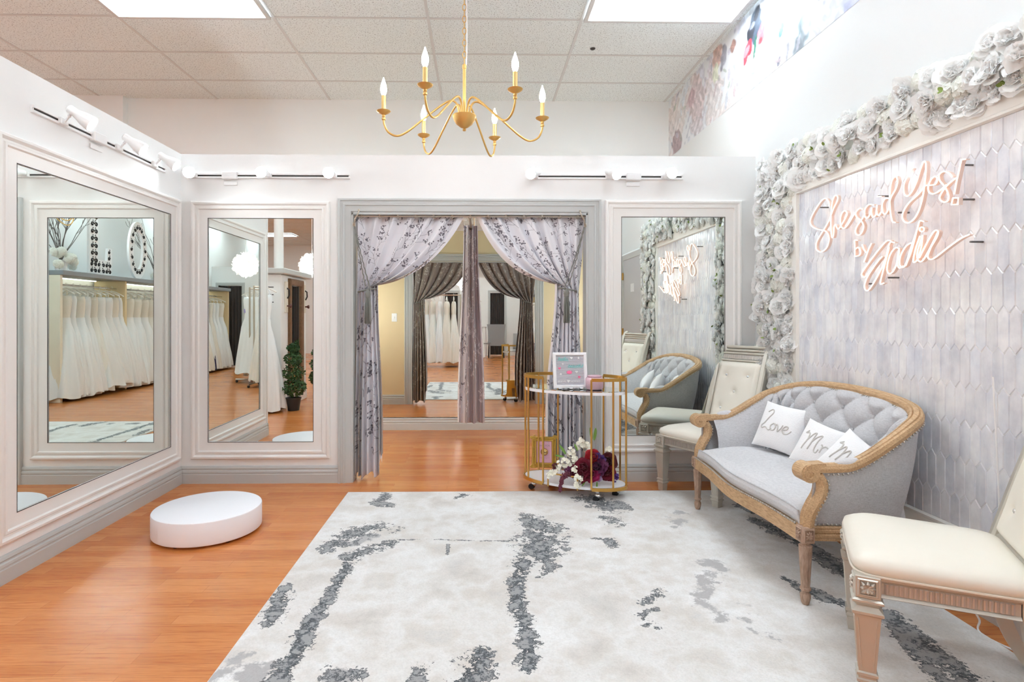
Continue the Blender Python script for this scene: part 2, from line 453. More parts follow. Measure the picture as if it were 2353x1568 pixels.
# ------------------------------------------------------------------ floral wallpaper band high on the right wall
def paint_band():
    ny, nz = 440, 100
    y0, y1, z0, z1 = 1.2, YF, 2.975, ZC
    Y, Z = np.meshgrid(np.linspace(y0,y1,ny), np.linspace(z0,z1,nz))
    col = np.ones((nz,ny,3))*np.array([226,228,231.])
    rng = np.random.RandomState(5)
    wob = np.zeros_like(Y)
    for k in range(14):
        f = rng.uniform(4,26,2); ph = rng.uniform(0,6.3,2)
        wob += np.sin(Y*f[0]+ph[0]+1.7*np.sin(Z*f[1]+ph[1]))*.16
    wob2 = np.zeros_like(Y)
    for k in range(14):
        f = rng.uniform(20,70,2); ph = rng.uniform(0,6.3,2)
        wob2 += np.sin(Y*f[0]+ph[0])*np.sin(Z*f[1]+ph[1])*.2
    def blob(cy, cz, ry, rz, c, a, ang=0, rag=.42):
        dy, dz = Y-cy, Z-cz
        u = dy*math.cos(ang)+dz*math.sin(ang); w = -dy*math.sin(ang)+dz*math.cos(ang)
        d = (u/ry)**2+(w/rz)**2+rag*wob+rag*wob2
        k = np.clip((1.1-d)*2.4, 0, 1)*a
        tone = 1+.09*np.sin(5*np.arctan2(w/rz,u/ry)+9*np.sqrt(np.abs(d)+.01)+2*wob2)*np.clip(np.abs(d)*2,0,1)+.10*wob2
        k = np.clip(k*1.15,0,1)
        col[:] = col*(1-k[...,None])+np.clip(np.array(c)[None,None]*tone[...,None],0,255)*k[...,None]
    for k in range(60):     # washes of pale lilac and blush
        blob(rng.uniform(y0,y1), rng.uniform(z0,z1), rng.uniform(.15,.5), rng.uniform(.06,.2), [(206,208,222),(222,212,210),(210,216,224),(214,206,216)][k%4], .6, rng.uniform(0,3), .8)
    def px(u, v): q = P(u,v,x=XR); return q.y, q.z
    for u,v,ry,rz,c,a,an in [                       # the larger flowers and leaves where they sit
        (1555,330,.16,.13,(170,150,155),.8,.4),(1600,230,.26,.2,(212,198,200),.85,.9),(1590,225,.1,.1,(190,160,168),.6,0),
        (1600,290,.2,.08,(205,196,200),.7,.3),(1650,130,.12,.1,(200,170,160),.8,.6),(1685,105,.05,.05,(170,130,120),.8,0),
        (1663,130,.06,.11,(150,150,165),.7,.3),(1645,170,.07,.09,(222,226,205),.8,.5),(1735,60,.11,.13,(70,82,100),.95,.5),
        (1725,75,.06,.07,(50,52,62),.9,0),(1740,30,.03,.07,(35,38,50),.95,.8),(1750,80,.06,.1,(170,120,130),.9,.4),
        (1722,110,.05,.06,(190,60,75),.95,.2),(1715,125,.035,.08,(200,80,95),.95,.5),(1735,110,.02,.08,(45,110,90),.95,.2),
        (1748,95,.03,.03,(190,70,80),.9,0),(1795,70,.035,.05,(110,160,210),.8,0),(1800,45,.05,.08,(150,165,200),.6,.4),
        (1850,60,.085,.11,(120,142,152),.9,.5),(1835,110,.07,.09,(135,145,155),.8,.9),(1775,40,.06,.12,(180,178,195),.6,.7),
        (1880,20,.18,.14,(222,222,240),.7,.3),(1930,15,.16,.12,(200,204,236),.7,.6),(1960,5,.1,.1,(170,178,225),.6,.2),
        (1790,140,.02,.04,(120,120,135),.8,.5),(1810,120,.02,.09,(160,160,170),.7,.2),(1730,165,.04,.06,(170,176,186),.7,.4),
        (1670,230,.03,.08,(190,196,206),.6,.3),(1690,180,.025,.06,(200,206,216),.7,.5)]:
        cy, cz = px(u,v); blob(cy, cz, ry, rz, c, a, an)
    for k in range(46):
        cy = rng.uniform(y0, y1); cz = rng.uniform(z0, z1)
        blob(cy, cz, rng.uniform(.012,.03), rng.uniform(.03,.07), [(150,155,170),(190,170,175),(170,180,170),(200,196,210)][k%4], .6, rng.uniform(0,3), .4)
    col = np.clip(col,0,255)/255
    lin_ = np.where(col<=.04045, col/12.92, ((col+.055)/1.055)**2.4)
    b = MB()
    b.grid(lambda s, t: (XR-.0015, y0+s*(y1-y0), z0+t*(z1-z0)), ny, nz)
    m = mat('floral_wallpaper', (240,240,240), .5); g = NT(m)
    at = g.n('Attribute'); at.attribute_name = 'pattern'
    g.l(at.outputs['Color'], g.b.inputs['Base Color'])
    o = b.build('floral_wallpaper', m, smooth=0, recalc=False)
    a = o.data.color_attributes.new('pattern', 'FLOAT_COLOR', 'POINT')
    a.data.foreach_set('color', np.concatenate([lin_.reshape(-1,3), np.ones((ny*nz,1))],1).astype(np.float32).ravel())
    tag(o, 'watercolour floral wallpaper band high on the right wall below the ceiling', 'wallpaper')
paint_band()

# ------------------------------------------------------------------ track lights
def spot_head(t, pos, aim, base):
    """white bell-shaped spot on a short stem; pos = centre of the bell, aim = direction, base = clip on the rail"""
    pos, aim, base = Vector(pos), Vector(aim).normalized(), Vector(base)
    q = aim.to_track_quat('Z','Y').to_matrix().to_4x4(); Mx = Matrix.Translation(pos) @ q
    b = MB()
    b.lathe([(0,-.075),(.018,-.075),(.022,-.07),(.022,-.035),(.026,-.02),(.036,.01),(.041,.04),(.042,.056),(.0395,.056),(.036,.036),(.031,.014),(0,.014)], 20, Mx)
    b.tube([base, base.lerp(pos-aim*.05,.55), pos-aim*.05], .006, 8)
    b.sphere(base.lerp(pos-aim*.05,.55), .009, 8, 6)
    h = b.build('spot_head', M['white_metal'], t)
    b = MB(); b.lathe([(0,.0145),(.0305,.0145),(.0325,.022),(.018,.026),(0,.027)], 20, Mx); b.build('lens', M['lens'], h)
def track_light(label, p0, p1, nrm, heads, feed, loc):
    """p0,p1 rail ends on the wall face; nrm wall normal; heads: list of (fraction, aim, out)"""
    t = thing('track_light', label, 'track light', loc)
    off = Vector(loc); p0 = Vector(p0)-off; p1 = Vector(p1)-off; nrm = Vector(nrm)
    d = (p1-p0); L = d.length; d.normalize(); up = Vector((0,0,1))
    mp = lambda a, z, h: p0+d*a+up*z+nrm*h
    b = MB()
    prof = [(-.018,0),(-.018,.018),(-.006,.018),(-.006,.010),(.006,.010),(.006,.018),(.018,.018),(.018,0)]
    b.loft([[mp(a,z,h) for z,h in prof] for a in (0,L)]); b.build('rail', M['white_metal'], t, smooth=0)
    b = MB(); b.loft([[mp(a,z,h) for z,h in ((-.006,.0102),(-.006,.0112),(.006,.0112),(.006,.0102))] for a in (.01,L-.01)]); b.build('slot', M['dark'], t, smooth=0)
    b = MB(); c = mp(feed*L,0,.018)
    q = Matrix.Translation(c) @ Matrix((d, nrm, up)).transposed().to_4x4()
    b.cbox((0,0,0),(.11,.036,.055),.004,q); b.cbox((.0,-.012,-.055),(.10,.010,.028),.002,q); b.build('feed_box', M['white_metal'], t)
    for fr, aim, out, dz in heads:
        base = mp(fr*L,0,.018)
        b = MB(); q2 = Matrix.Translation(base+nrm*.006) @ Matrix((d, nrm, up)).transposed().to_4x4()
        b.cbox((0,0,0),(.055,.022,.036),.004,q2); b.build('clip', M['white_metal'], t)
        spot_head(t, base+nrm*out+up*dz+Vector(aim).normalized()*.02, aim, base+nrm*.015)
    return t
a = P(79,262,x=XL+.02); e = P(383,390,x=XL+.02)
zl = 2.265
track_light('white three spot track light on the left partition above the widest mirror', (XL,a.y,zl), (XL,e.y,zl), (1,0,0),
            [(.16,(.75,.25,-.55),.085,.035),(.55,(.75,.2,-.55),.085,.035),(.87,(.75,.1,-.5),.085,.035)], .40, (XL,a.y,zl))
p0 = P(430,404,y=YB-.01); p1 = P(804,404,y=YB-.01)
track_light('white three spot track light on the back partition, left of the chandelier', (p0.x,YB,p0.z), (p1.x,YB,p0.z), (0,-1,0),
            [(.045,(.4,-.85,-.3),.07,.012),(.50,(.0,-1,-.12),.07,.0),(.90,(-.0,-1,-.15),.07,.0)], .265, (p0.x,YB,p0.z))
p0 = P(1228,406,y=YB-.01); p1 = P(1569,406,y=YB-.01)
track_light('white three spot track light on the back partition, right of the chandelier', (p0.x,YB,p0.z), (p1.x,YB,p0.z), (0,-1,0),
            [(.0,(-.55,-.8,-.3),.07,.01),(.50,(.35,-.8,-.35),.07,.012),(.875,(.1,-1,-.1),.07,.0)], .665, (p0.x,YB,p0.z))

# ------------------------------------------------------------------ chandelier
def chandelier():
    cx, cy = -.075, 2.97
    t = thing('chandelier', 'gold six arm candle chandelier hanging from a chain below the ceiling', 'chandelier', (cx,cy,2.2))
    z = lambda q: q-2.2
    b = MB(); b.lathe([(0,z(2.205)),(.008,z(2.208)),(.010,z(2.214)),(.006,z(2.221)),(.02,z(2.226)),(.042,z(2.243)),(.055,z(2.262)),(.060,z(2.280)),(.062,z(2.284)),(.060,z(2.288)),(.02,z(2.292)),(0,z(2.292))], 32)
    b.build('bowl', M['gold_matte'], t)
    b = MB(); b.lathe([(.0085,z(2.29)),(.0085,z(2.53)),(.011,z(2.532)),(.011,z(2.55)),(.006,z(2.556)),(0,z(2.556))], 12); b.build('stem', M['gold_matte'], t)
    b = MB(); zz = z(2.556); k = 0
    while zz < z(3.58):
        ring = [Vector((.009*math.cos(a)*(1 if k%2 else .0), .009*math.cos(a)*(0 if k%2 else 1), zz+.018+.018*math.sin(a))) for a in np.linspace(0,2*PI,12,endpoint=False)]
        b.tube(ring, .0022, 6, True); zz += .031; k += 1
    b.build('chain', M['gold_matte'], t)
    b = MB(); b.tube([(.010+.003*math.sin(q*9),0,z(2.55)+q*1.04) for q in np.linspace(0,1,24)], .003, 6); b.build('cord', M['white_metal'], t)
    b = MB(); b.lathe([(.06,z(3.599)),(.06,z(3.585)),(.04,z(3.57)),(.012,z(3.56)),(0,z(3.56))], 24); b.build('canopy', M['gold_matte'], t)
    prof = catmull([(r,0,q) for r,q in ((.028,2.285),(.030,2.315),(.042,2.350),(.070,2.362),(.12,2.335),(.21,2.262),(.29,2.195),(.345,2.168),(.39,2.185),(.412,2.225),(.415,2.265))], 6)
    for k in range(6):
        a = k*PI/3+R(6); ca, sa = math.cos(a), math.sin(a)
        ro = lambda r, q: Vector((r*ca, r*sa, z(q)))
        b = MB(); b.tube([ro(p.x,p.z) for p in prof], .0052, 10)
        b.lathe([(.006,z(2.245)),(.010,z(2.248)),(.010,z(2.256)),(.006,z(2.259)),(.009,z(2.264)),(.009,z(2.270)),(.006,z(2.273)),(.02,z(2.280)),(.033,z(2.288)),(.036,z(2.293)),(.034,z(2.294)),(.018,z(2.290)),(0,z(2.290))], 20, Matrix.Translation((.415*ca,.415*sa,0)))
        arm = b.build('arm', M['gold_matte'], t)
        Mx = Matrix.Translation((.415*ca,.415*sa,0))
        b = MB(); b.lathe([(.0115,z(2.290)),(.0115,z(2.372)),(.009,z(2.374)),(0,z(2.374))], 14, Mx); b.build('candle_sleeve', M['gold_candle'], arm)
        b = MB(); b.lathe([(.007,z(2.374)),(.013,z(2.385)),(.0165,z(2.402)),(.015,z(2.42)),(.010,z(2.438)),(.005,z(2.452)),(.002,z(2.464)),(0,z(2.466))], 16, Mx); b.build('bulb', M['bulb'], arm)
M['gold_candle'] = mat('pale_gold', (226,196,130), .4, .6)
chandelier()
# small dark sensor on the ceiling
sp = P(1362,114,z=ZC-.01)
b = MB(); b.lathe([(0,-.012),(.012,-.012),(.022,-.006),(.024,0),(0,0)], 16)
o = b.build('ceiling_sprinkler', M['dark']); o.location = (sp.x, sp.y, ZC); tag(o, 'small dark sprinkler head on the ceiling, right of the chandelier', 'sprinkler')

# ================================================================== RUG
def set_pattern(o, arr, name='pattern'):
    """arr (n,) or (n,3) linear values per vertex"""
    n = arr.shape[0]
    c = np.ones((n,4), np.float32)
    c[:,:3] = arr if arr.ndim == 2 else arr[:,None]
    a = o.data.color_attributes.new(name, 'FLOAT_COLOR', 'POINT'); a.data.foreach_set('color', c.ravel())
def seg_dist(X, Y, pts):
    d = np.full(X.shape, 9.0); 
    for (x0,y0,w0),(x1,y1,w1) in zip(pts[:-1], pts[1:]):
        dx, dy = x1-x0, y1-y0; L = dx*dx+dy*dy+1e-9
        t = np.clip(((X-x0)*dx+(Y-y0)*dy)/L, 0, 1)
        w = w0+(w1-w0)*t
        d = np.minimum(d, np.hypot(X-x0-t*dx, Y-y0-t*dy)/w)
    return d
def rug():
    x0, x1, y0, y1, h = -.91, 1.95, 1.80, 3.985, .012
    nx, ny = 300, 230
    X, Y = np.meshgrid(np.linspace(x0,x1,nx), np.linspace(y0,y1,ny))
    F = np.zeros_like(X); G = np.zeros_like(X)
    def vein(px, a=1.0, tgt=F):
        pts = []
        for u, v, w in px:
            q = P(u,v,z=h); e = P(u+w,v,z=h); pts.append((q.x,q.y,max(.008,abs(e.x-q.x))))
        if len(pts) == 1: pts = pts*2
        d = seg_dist(X,Y,pts); np.maximum(tgt, np.clip(1.2-d*.55,0,1)*a, out=tgt)
    # dark slate veins and blots, where they lie on the floor
    for px, a in [([(900,1215,22),(850,1215,34),(800,1235,42),(760,1262,22)],.8),([(905,1248,16),(850,1262,26),(805,1280,26)],.85),
                  ([(805,1280,16),(785,1330,15),(745,1385,17),(715,1430,20),(685,1490,24),(655,1540,24),(620,1600,26)],.97),
                  ([(655,1350,14),(640,1385,28),(620,1430,20)],.9),([(880,1138,14),(872,1155,20),(890,1162,16)],.85),
                  ([(1065,1137,14),(1045,1146,7)],.9),([(920,1241,3),(1000,1240,2.5),(1080,1243,2.5),(1170,1244,3)],.75),
                  ([(1030,1252,4),(1028,1275,3)],.8),([(1215,1192,24),(1250,1220,44),(1240,1255,48),(1245,1285,30)],.9),
                  ([(1205,1290,24),(1185,1340,18),(1190,1390,20),(1205,1430,20),(1215,1480,22),(1212,1535,22)],.97),([(1265,1300,20),(1240,1325,10)],.8),
                  ([(1365,1150,34),(1400,1163,34)],1.),([(1340,1141,16),(1320,1145,8)],.8),([(1412,1198,26),(1385,1190,10)],.8),([(1360,1238,7),(1405,1240,14),(1412,1256,12)],.82),
                  ([(1520,1360,18),(1480,1385,12)],.72),([(1505,1400,10),(1470,1418,14),(1515,1450,18)],.74),
                  ([(1735,1195,18),(1790,1222,24),(1850,1250,20),(1905,1290,24),(1960,1330,18)],1.),([(1700,1160,14),(1730,1180,8)],.9),
                  ([(1800,1330,10),(1850,1355,20),(1900,1378,20),(1960,1395,22),(2040,1412,22),(2095,1455,26),(2150,1505,30),(2230,1560,34)],1.),
                  ([(2060,1440,20),(2120,1520,22),(2180,1580,24)],.85),
                  ([(1110,1500,22),(1090,1540,40),(1060,1575,40)],.95),([(975,1530,18),(960,1560,20)],.75),([(780,1555,44),(840,1552,20)],.72)]:
        vein(px, a)
    for px, a in [([(1215,1210,10),(1230,1250,16)],.8),([(1195,1360,10),(1205,1440,9)],.7),([(1375,1158,22)],.75),([(850,1232,22),(810,1250,16)],.8),([(640,1395,12)],.6),
                  ([(700,1440,10),(660,1520,12)],.75),([(780,1558,34)],.9),([(560,1540,60),(500,1560,40)],.7),([(1640,1300,40),(1610,1370,30),(1650,1420,25)],.6),
                  ([(1560,1180,30),(1570,1210,30)],.5),([(1700,1350,50),(1740,1450,50)],.4),([(1790,1215,14),(1880,1265,14)],.8),([(1930,1385,12),(2090,1452,16)],.8)]:
        vein(px, a, G)
    b = MB()
    vs = np.stack([X, Y, np.full_like(X,h)], -1).reshape(-1,3).tolist()
    fs = [(j*nx+i, j*nx+i+1, (j+1)*nx+i+1, (j+1)*nx+i) for j in range(ny-1) for i in range(nx-1)]
    b.add(vs, fs)
    n0 = len(b.v)
    e = .004; ring0 = [(x0,y0),(x1,y0),(x1,y1),(x0,y1)]
    b.loft([[Vector((x,y,h)) for x,y in ring0],[Vector((x+(e if x==x1 else -e),y+(e if y==y1 else -e),h-.004)) for x,y in ring0],[Vector((x+(e if x==x1 else -e),y+(e if y==y1 else -e),.0005)) for x,y in ring0]],True,False,False)
    m = mat('marbled_rug', (228,224,220), .95); g = NT(m)
    at = g.n('Attribute'); at.attribute_name = 'pattern'; sp = g.n('SeparateColor'); g.l(at.outputs['Color'], sp.inputs[0])
    v = g.mapping((1,1,1))
    n1 = g.noise(v, 1.3, 5); n2 = g.noise(v, 3.1, 6, .62); n3 = g.noise(v, 30, 6, .75); n4 = g.noise(v, 9, 5, .7); n5 = g.noise(v, 130, 3, .7)
    base = g.ramp(n2, [(.30,(196,190,184)),(.41,(222,216,210)),(.50,(240,239,238)),(.60,(218,211,203)),(.72,(202,199,197))])
    cloud = g.ramp(n1, [(.35,(238,237,236)),(.5,(218,212,206)),(.62,(242,242,242))])
    base = g.mix(.45, base, cloud)
    gm = g.ramp(g.math('ADD', sp.outputs['Green'], g.math('MULTIPLY', g.math('SUBTRACT', n4, .5), 1.6)), [(.48,(0,0,0)),(.60,(255,255,255))])
    base = g.mix(gm, base, (186,184,184))
    gate = g.n('Clamp'); g.l(g.math('MULTIPLY', sp.outputs['Red'], 3.0), gate.inputs[0])
    n6 = g.noise(v, 75, 4, .7)
    ns = g.math('ADD', g.math('MULTIPLY', g.math('SUBTRACT', n4, .5), 2.3), g.math('ADD', g.math('MULTIPLY', g.math('SUBTRACT', n3, .5), 1.9), g.math('MULTIPLY', g.math('SUBTRACT', n6, .5), 1.2)))
    mk = g.math('ADD', sp.outputs['Red'], g.math('MULTIPLY', ns, gate.outputs[0]))
    dk = g.ramp(mk, [(.66,(0,0,0)),(.70,(255,255,255))])
    tone = g.ramp(g.math('ADD', n3, g.math('MULTIPLY', g.math('SUBTRACT', n4,.5), .8)), [(.40,(70,77,82)),(.50,(110,115,119)),(.56,(164,164,165))])
    c = g.mix(dk, base, tone)
    rim = g.ramp(mk, [(.62,(0,0,0)),(.67,(255,255,255)),(.80,(255,255,255)),(.92,(0,0,0))])
    c = g.mix(g.math('MULTIPLY', rim, .75), c, (66,72,77))
    c = g.mix(.22, c, g.ramp(n5, [(.3,(180,178,176)),(.6,(255,255,255))]), 'MULTIPLY')
    g.l(c, g.b.inputs['Base Color']); g.bump(n5, .5, .004)
    g.b.inputs['Sheen Weight'].default_value = .1
    o = b.build('area_rug', m, smooth=30, recalc=False)
    arr = np.zeros((len(b.v),3)); arr[:nx*ny,0] = F.ravel(); arr[:nx*ny,1] = G.ravel()
    set_pattern(o, arr)
    tag(o, 'large cream marbled area rug with dark slate veins on the wood floor', 'rug')
rug()

# ------------------------------------------------------------------ oval platform
t = thing('fitting_platform', 'white round step platform on the wood floor before the left mirror', 'platform', (-1.566,3.32,0))
b = MB(); b.lathe([(0,.012),(.283,.012),(.289,.016),(.290,.022),(.290,.134),(.2875,.139),(.283,.141),(0,.141)], 96); b.build('body', mat('platform_white', (244,243,247), .45), t)
for k in range(6):
    a = k*PI/3+.3
    b = MB(); b.lathe([(0,0),(.011,0),(.011,.013),(0,.013)], 12, Matrix.Translation((.255*math.cos(a),.255*math.sin(a),0))); b.build('foot', M['black'], t)

# ================================================================== CURTAINS
def branch_pattern(w, h, res, seed, density=1.0):
    """rasterise berry twigs on a cloth of w x h metres; returns array in 0..1"""
    nx, ny = int(w/res)+1, int(h/res)+1
    A = np.zeros((ny,nx)); rng = random.Random(seed)
    def disc(x, y, r, a=1.0):
        i0, i1 = int((x-r)/res)-1, int((x+r)/res)+2; j0, j1 = int((y-r)/res)-1, int((y+r)/res)+2
        i0, j0 = max(i0,0), max(j0,0); i1, j1 = min(i1,nx), min(j1,ny)
        if i0 >= i1 or j0 >= j1: return
        xx, yy = np.meshgrid(np.arange(i0,i1)*res, np.arange(j0,j1)*res)
        k = np.clip(1.0-(np.hypot(xx-x,yy-y)-r)/res, 0, 1)*a
        A[j0:j1,i0:i1] = np.maximum(A[j0:j1,i0:i1], k)
    def stroke(p, q, r, a):
        L = math.hypot(q[0]-p[0], q[1]-p[1]); n = max(2, int(L/(res*.6)))
        for k in range(n+1): disc(p[0]+(q[0]-p[0])*k/n, p[1]+(q[1]-p[1])*k/n, r, a)
    def twig(x, y, ang, L, depth):
        pts = [(x,y)]; a = ang
        for k in range(5):
            a += rng.uniform(-.22,.22); x += math.cos(a)*L/5; y += math.sin(a)*L/5; pts.append((x,y))
        for p, q in zip(pts[:-1], pts[1:]): stroke(p, q, .0006, .6)
        if depth == 0:
            for k in range(rng.randint(8,12)):
                rr = rng.uniform(.010,.046); aa = a+rng.uniform(-1.2,1.2)
                bx, by = x+math.cos(aa)*rr, y+math.sin(aa)*rr
                disc(bx, by, rng.uniform(.0026,.0042)); stroke((x,y),(bx,by),.0003,.4)
        else:
            for k in (1,2,3,4,5):
                px_, py_ = pts[k]; twig(px_, py_, a+(.75 if k%2 else -.75)+rng.uniform(-.2,.2), L*.36, depth-1)
    n = int(w*h*15*density)
    cols = max(2,int(w/.24))
    for k in range(n):
        gx = ((k % cols)+.5+rng.uniform(-.3,.3))*w/cols; gy = (k//cols+.5+rng.uniform(-.3,.3))*h/max(1,n/cols)
        twig(gx, gy, PI/2+rng.uniform(-.6,.6), rng.uniform(.14,.2), 1)
    return np.clip(A,0,1), nx, ny
def cloth_mat(name, base, ink, rough=.7, sheen=.2):
    m = mat(name, base, rough, sheen=sheen); g = NT(m)
    at = g.n('Attribute'); at.attribute_name = 'pattern'; sp = g.n('SeparateColor'); g.l(at.outputs['Color'], sp.inputs[0])
    k = g.ramp(sp.outputs['Red'], [(.25,(0,0,0)),(.6,(255,255,255))])
    g.l(g.mix(k, base, ink), g.b.inputs['Base Color'])
    wv = g.noise(g.mapping((1,1,1)), 420, 2); g.bump(wv, .15, .001)
    return m
M['cloth_front'] = cloth_mat('silver_brocade', (232,231,236), (112,108,118))
M['cloth_back'] = cloth_mat('taupe_brocade', (148,136,130), (204,196,190))
def cloth_object(name, fn, w, h, res, seed, mats, parent, thick=.0025, dens=1.0, low=None):
    A, nx, ny = branch_pattern(w, h, res, seed, dens)
    if low:     # the print on the lower drop is spread over deep pleats
        k = int(ny*low); ix = (np.arange(nx)*.40).astype(int)
        B = A[::-1].copy(); B[k:] = B[k:][:, ix]; A = B[::-1]
    S, T = np.meshgrid(np.linspace(0,1,nx), np.linspace(0,1,ny))
    X, Y, Z = fn(S, T)
    vs = np.stack([X,Y,Z],-1).reshape(-1,3)
    i, j = np.meshgrid(np.arange(nx-1), np.arange(ny-1)); q = (j*nx+i).ravel()
    fs = np.stack([q, q+nx, q+nx+1, q+1], -1)
    me = bpy.data.meshes.new(name); me.from_pydata(vs.tolist(), [], fs.tolist())
    for k in mats: me.materials.append(k)
    me.polygons.foreach_set('use_smooth', [True]*len(me.polygons)); me.update()
    o = bpy.data.objects.new(name, me); C.objects.link(o); o.parent = parent
    set_pattern(o, A[::-1].ravel())
    if len(mats) > 1 or thick:
        sd = o.modifiers.new('cloth', 'SOLIDIFY'); sd.thickness = thick; sd.offset = -1
        if len(mats) > 1: sd.material_offset = 1; sd.material_offset_rim = 0
    return o
def sm(t): return t*t*(3-2*t)
YC = YB+.075
def tied_curtain(side, label, u_out, u_in, u_go, u_gi, v_g, u_bo, u_bi, u_mid, v_mid, zb, seed):
    """side -1 = tied to the left jamb, +1 = to the right"""
    px = lambda u: P(u,727,y=YC).x; pz = lambda v: P(1100,v,y=YC).z
    zt, zg = ZD-.014, pz(v_g)
    xo, xi, xgo, xgi, xbo, xbi = map(px, (u_out,u_in,u_go,u_gi,u_bo,u_bi))
    xm, zm = px(u_mid), pz(v_mid)
    cxi = 2*xm-(xi+xgi)/2; czi = 2*zm-(zt+zg)/2
    tg = .42
    org = ((xo+xi)/2, YC, 0)
    rng = np.random.RandomState(seed); ph = rng.uniform(0,6,6)
    def fn(S, T):
        w = S**1.25
        tx = xo+(xi-xo)*S; gx = xgo+(xgi-xgo)*S
        sx_ = (tx+gx)/2+(cxi-(xi+xgi)/2)*w; sz_ = (zt+zg)/2+(czi-(zt+zg)/2)*w
        gz = zg+.03*S-.05*(1-S)
        q = np.clip(T/tg, 0, 1)
        ux = (1-q)**2*tx+2*q*(1-q)*sx_+q*q*gx; uz = (1-q)**2*zt+2*q*(1-q)*sz_+q*q*gz
        pl = np.clip((T-tg)/(1-tg), 0, 1)
        bx = xbo+(xbi-xbo)*S+.012*np.sin(S*9+ph[0]); bz = zb(S)
        lx = gx+(bx-gx)*sm(np.clip(pl*1.25,0,1)); lz = gz+(bz-gz)*pl
        up = T < tg
        X = np.where(up, ux, lx); Z = np.where(up, uz, lz)
        nf = 6.5
        fold = np.sin(2*PI*nf*S+ph[1]+.8*np.sin(3*S+ph[2]))
        fold2 = np.sin(2*PI*nf*1.9*S+ph[3])
        amp_u = .024+(.030-.024)*q-.012*np.clip((q-.8)/.2,0,1)
        amp_l = .018+.020*sm(pl)
        amp = np.where(up, amp_u, amp_l)
        belly = np.where(up, np.sin(PI*q)*.05*w, 0)
        Yv = YC-belly-amp*fold-.35*amp*fold2
        # folds also shift cloth sideways for a rounder pleat
        X = X+np.where(up, .010*np.cos(2*PI*nf*S+ph[1])*np.sin(PI*q), .003*np.cos(2*PI*nf*S+ph[1]))
        Z = Z+np.where(up, .012*fold*np.sin(PI*q)*w, 0)
        Yv = np.minimum(Yv, YC+.05)
        return X-org[0], Yv-org[1], Z-org[2]
    t = thing('curtain', label, 'curtain', org)
    ms = [M['cloth_front'], M['cloth_back']] if side < 0 else [M['cloth_front'], M['cloth_back']]
    # orientation: keep the silver face towards the shop
    f2 = fn if side < 0 else (lambda S, T: fn(1-S, T))
    o = cloth_object('cloth', f2, 1.25, 2.05, .0042, seed, ms, t, .0025, 1.35, tg)
    # hem stitch
    # tie cord with tassel, hung from a metal hook on the jamb
    xj = XD0+.012 if side < 0 else XD1-.012
    ht = thing('curtain_hook', 'curved %s hook on the %s doorway jamb holding a tieback cord' % ('metal', 'left' if side<0 else 'right'), 'hook', (xj, YB-.005, pz(520)))
    s = -side
    b = MB(); b.tube(catmull([(0,0,.0),(s*.015,-.012,.005),(s*.02,-.03,.03),(s*.045,-.035,.075),(s*.05,-.03,.10)],6), .005, 8)
    b.tube(catmull([(0,0,0),(s*.01,-.02,-.02),(s*.02,-.035,-.015),(s*.02,-.04,.0)],6), .005, 8); b.sphere((s*.05,-.03,.10), .008); b.lathe([(0,0),(.016,0),(.016,.006),(0,.006)],14,Matrix.Translation((0,.0,0)) @ Matrix.Rotation(s*PI/2,4,'Y'))
    b.build('hook', M['nickel'], ht)
    xg = (xgo+xgi)/2; hz = pz(520)
    ct = thing('curtain_tieback', 'grey rope tieback with tassel gathering the %s doorway curtain' % ('left' if side<0 else 'right'), 'tieback', (xg, YC-.05, zg-.02))
    off = Vector((xg, YC-.05, zg-.02)); H = Vector((xj+s*.018, YB-.035, hz-.018))-off
    b = MB()
    e1 = Vector((s*.035,-.02,.0)); e2 = Vector((-s*.055,.05,.0))
    for k, e in ((0,e1),(1,Vector((s*.0,-.03,.03)))):
        cpts = [H.lerp(e, q)+Vector((.0018*math.sin(q*60+k*PI),.0018*math.cos(q*60+k*PI)-.0,-.02*math.sin(PI*q))) for q in np.linspace(0,1,70)]
        b.tube(cpts, .0042, 6)
    ringp = [Vector((.068*math.cos(a), .046*math.sin(a)+.0, .012*math.cos(a)*s)) for a in np.linspace(0,2*PI,30,endpoint=False)]
    b.tube([p+Vector((0,.03,0)) for p in ringp], .006, 8, True)
    b.build('cord', M['rope'], ct)
    tx_ = s*.018
    b = MB(); b.lathe([(0,.03),(.010,.028),(.018,.015),(.022,0),(.018,-.018),(.020,-.022),(.016,-.03),(0,-.032)], 14, Matrix.Translation((tx_,-.035,-.03))); b.build('tassel_knot', M['rope'], ct)
    b = MB(); rg = random.Random(3)
    for k in range(70):
        a = rg.uniform(0,2*PI); r0 = .014; r1 = rg.uniform(.004,.027); L = rg.uniform(.17,.195)
        b.tube([(tx_+r0*math.cos(a),-.035+r0*math.sin(a),-.058),(tx_+(r0+r1)*.55*math.cos(a),-.035+(r0+r1)*.55*math.sin(a),-.12),(tx_+r1*math.cos(a),-.035+r1*math.sin(a),-.06-L)], .0024, 4)
    b.build('tassel_fringe', M['rope'], ct)
M['rope'] = mat('grey_rope', (128,128,122), .6, bump=(300,.5,.002))
tied_curtain(-1, 'silver curtain with berry twigs tied to the left side of the doorway', 816, 1066, 820, 870, 662, 812, 882, 985, 612,
             lambda S: .03+.02*np.sin(S*14)+.34*np.clip((S-.72)/.28,0,1)**1.5-.26*np.clip((S-.86)/.14,0,1)**2, 11)
tied_curtain(1, 'silver curtain with berry twigs tied to the right side behind the gold cart', 1343, 1096, 1330, 1276, 660, 1340, 1256, 1170, 610,
             lambda S: .04+.02*np.sin(S*14)+.30*np.clip((S-.75)/.25,0,1)**1.4-.12*np.clip((S-.9)/.1,0,1)**2, 23)
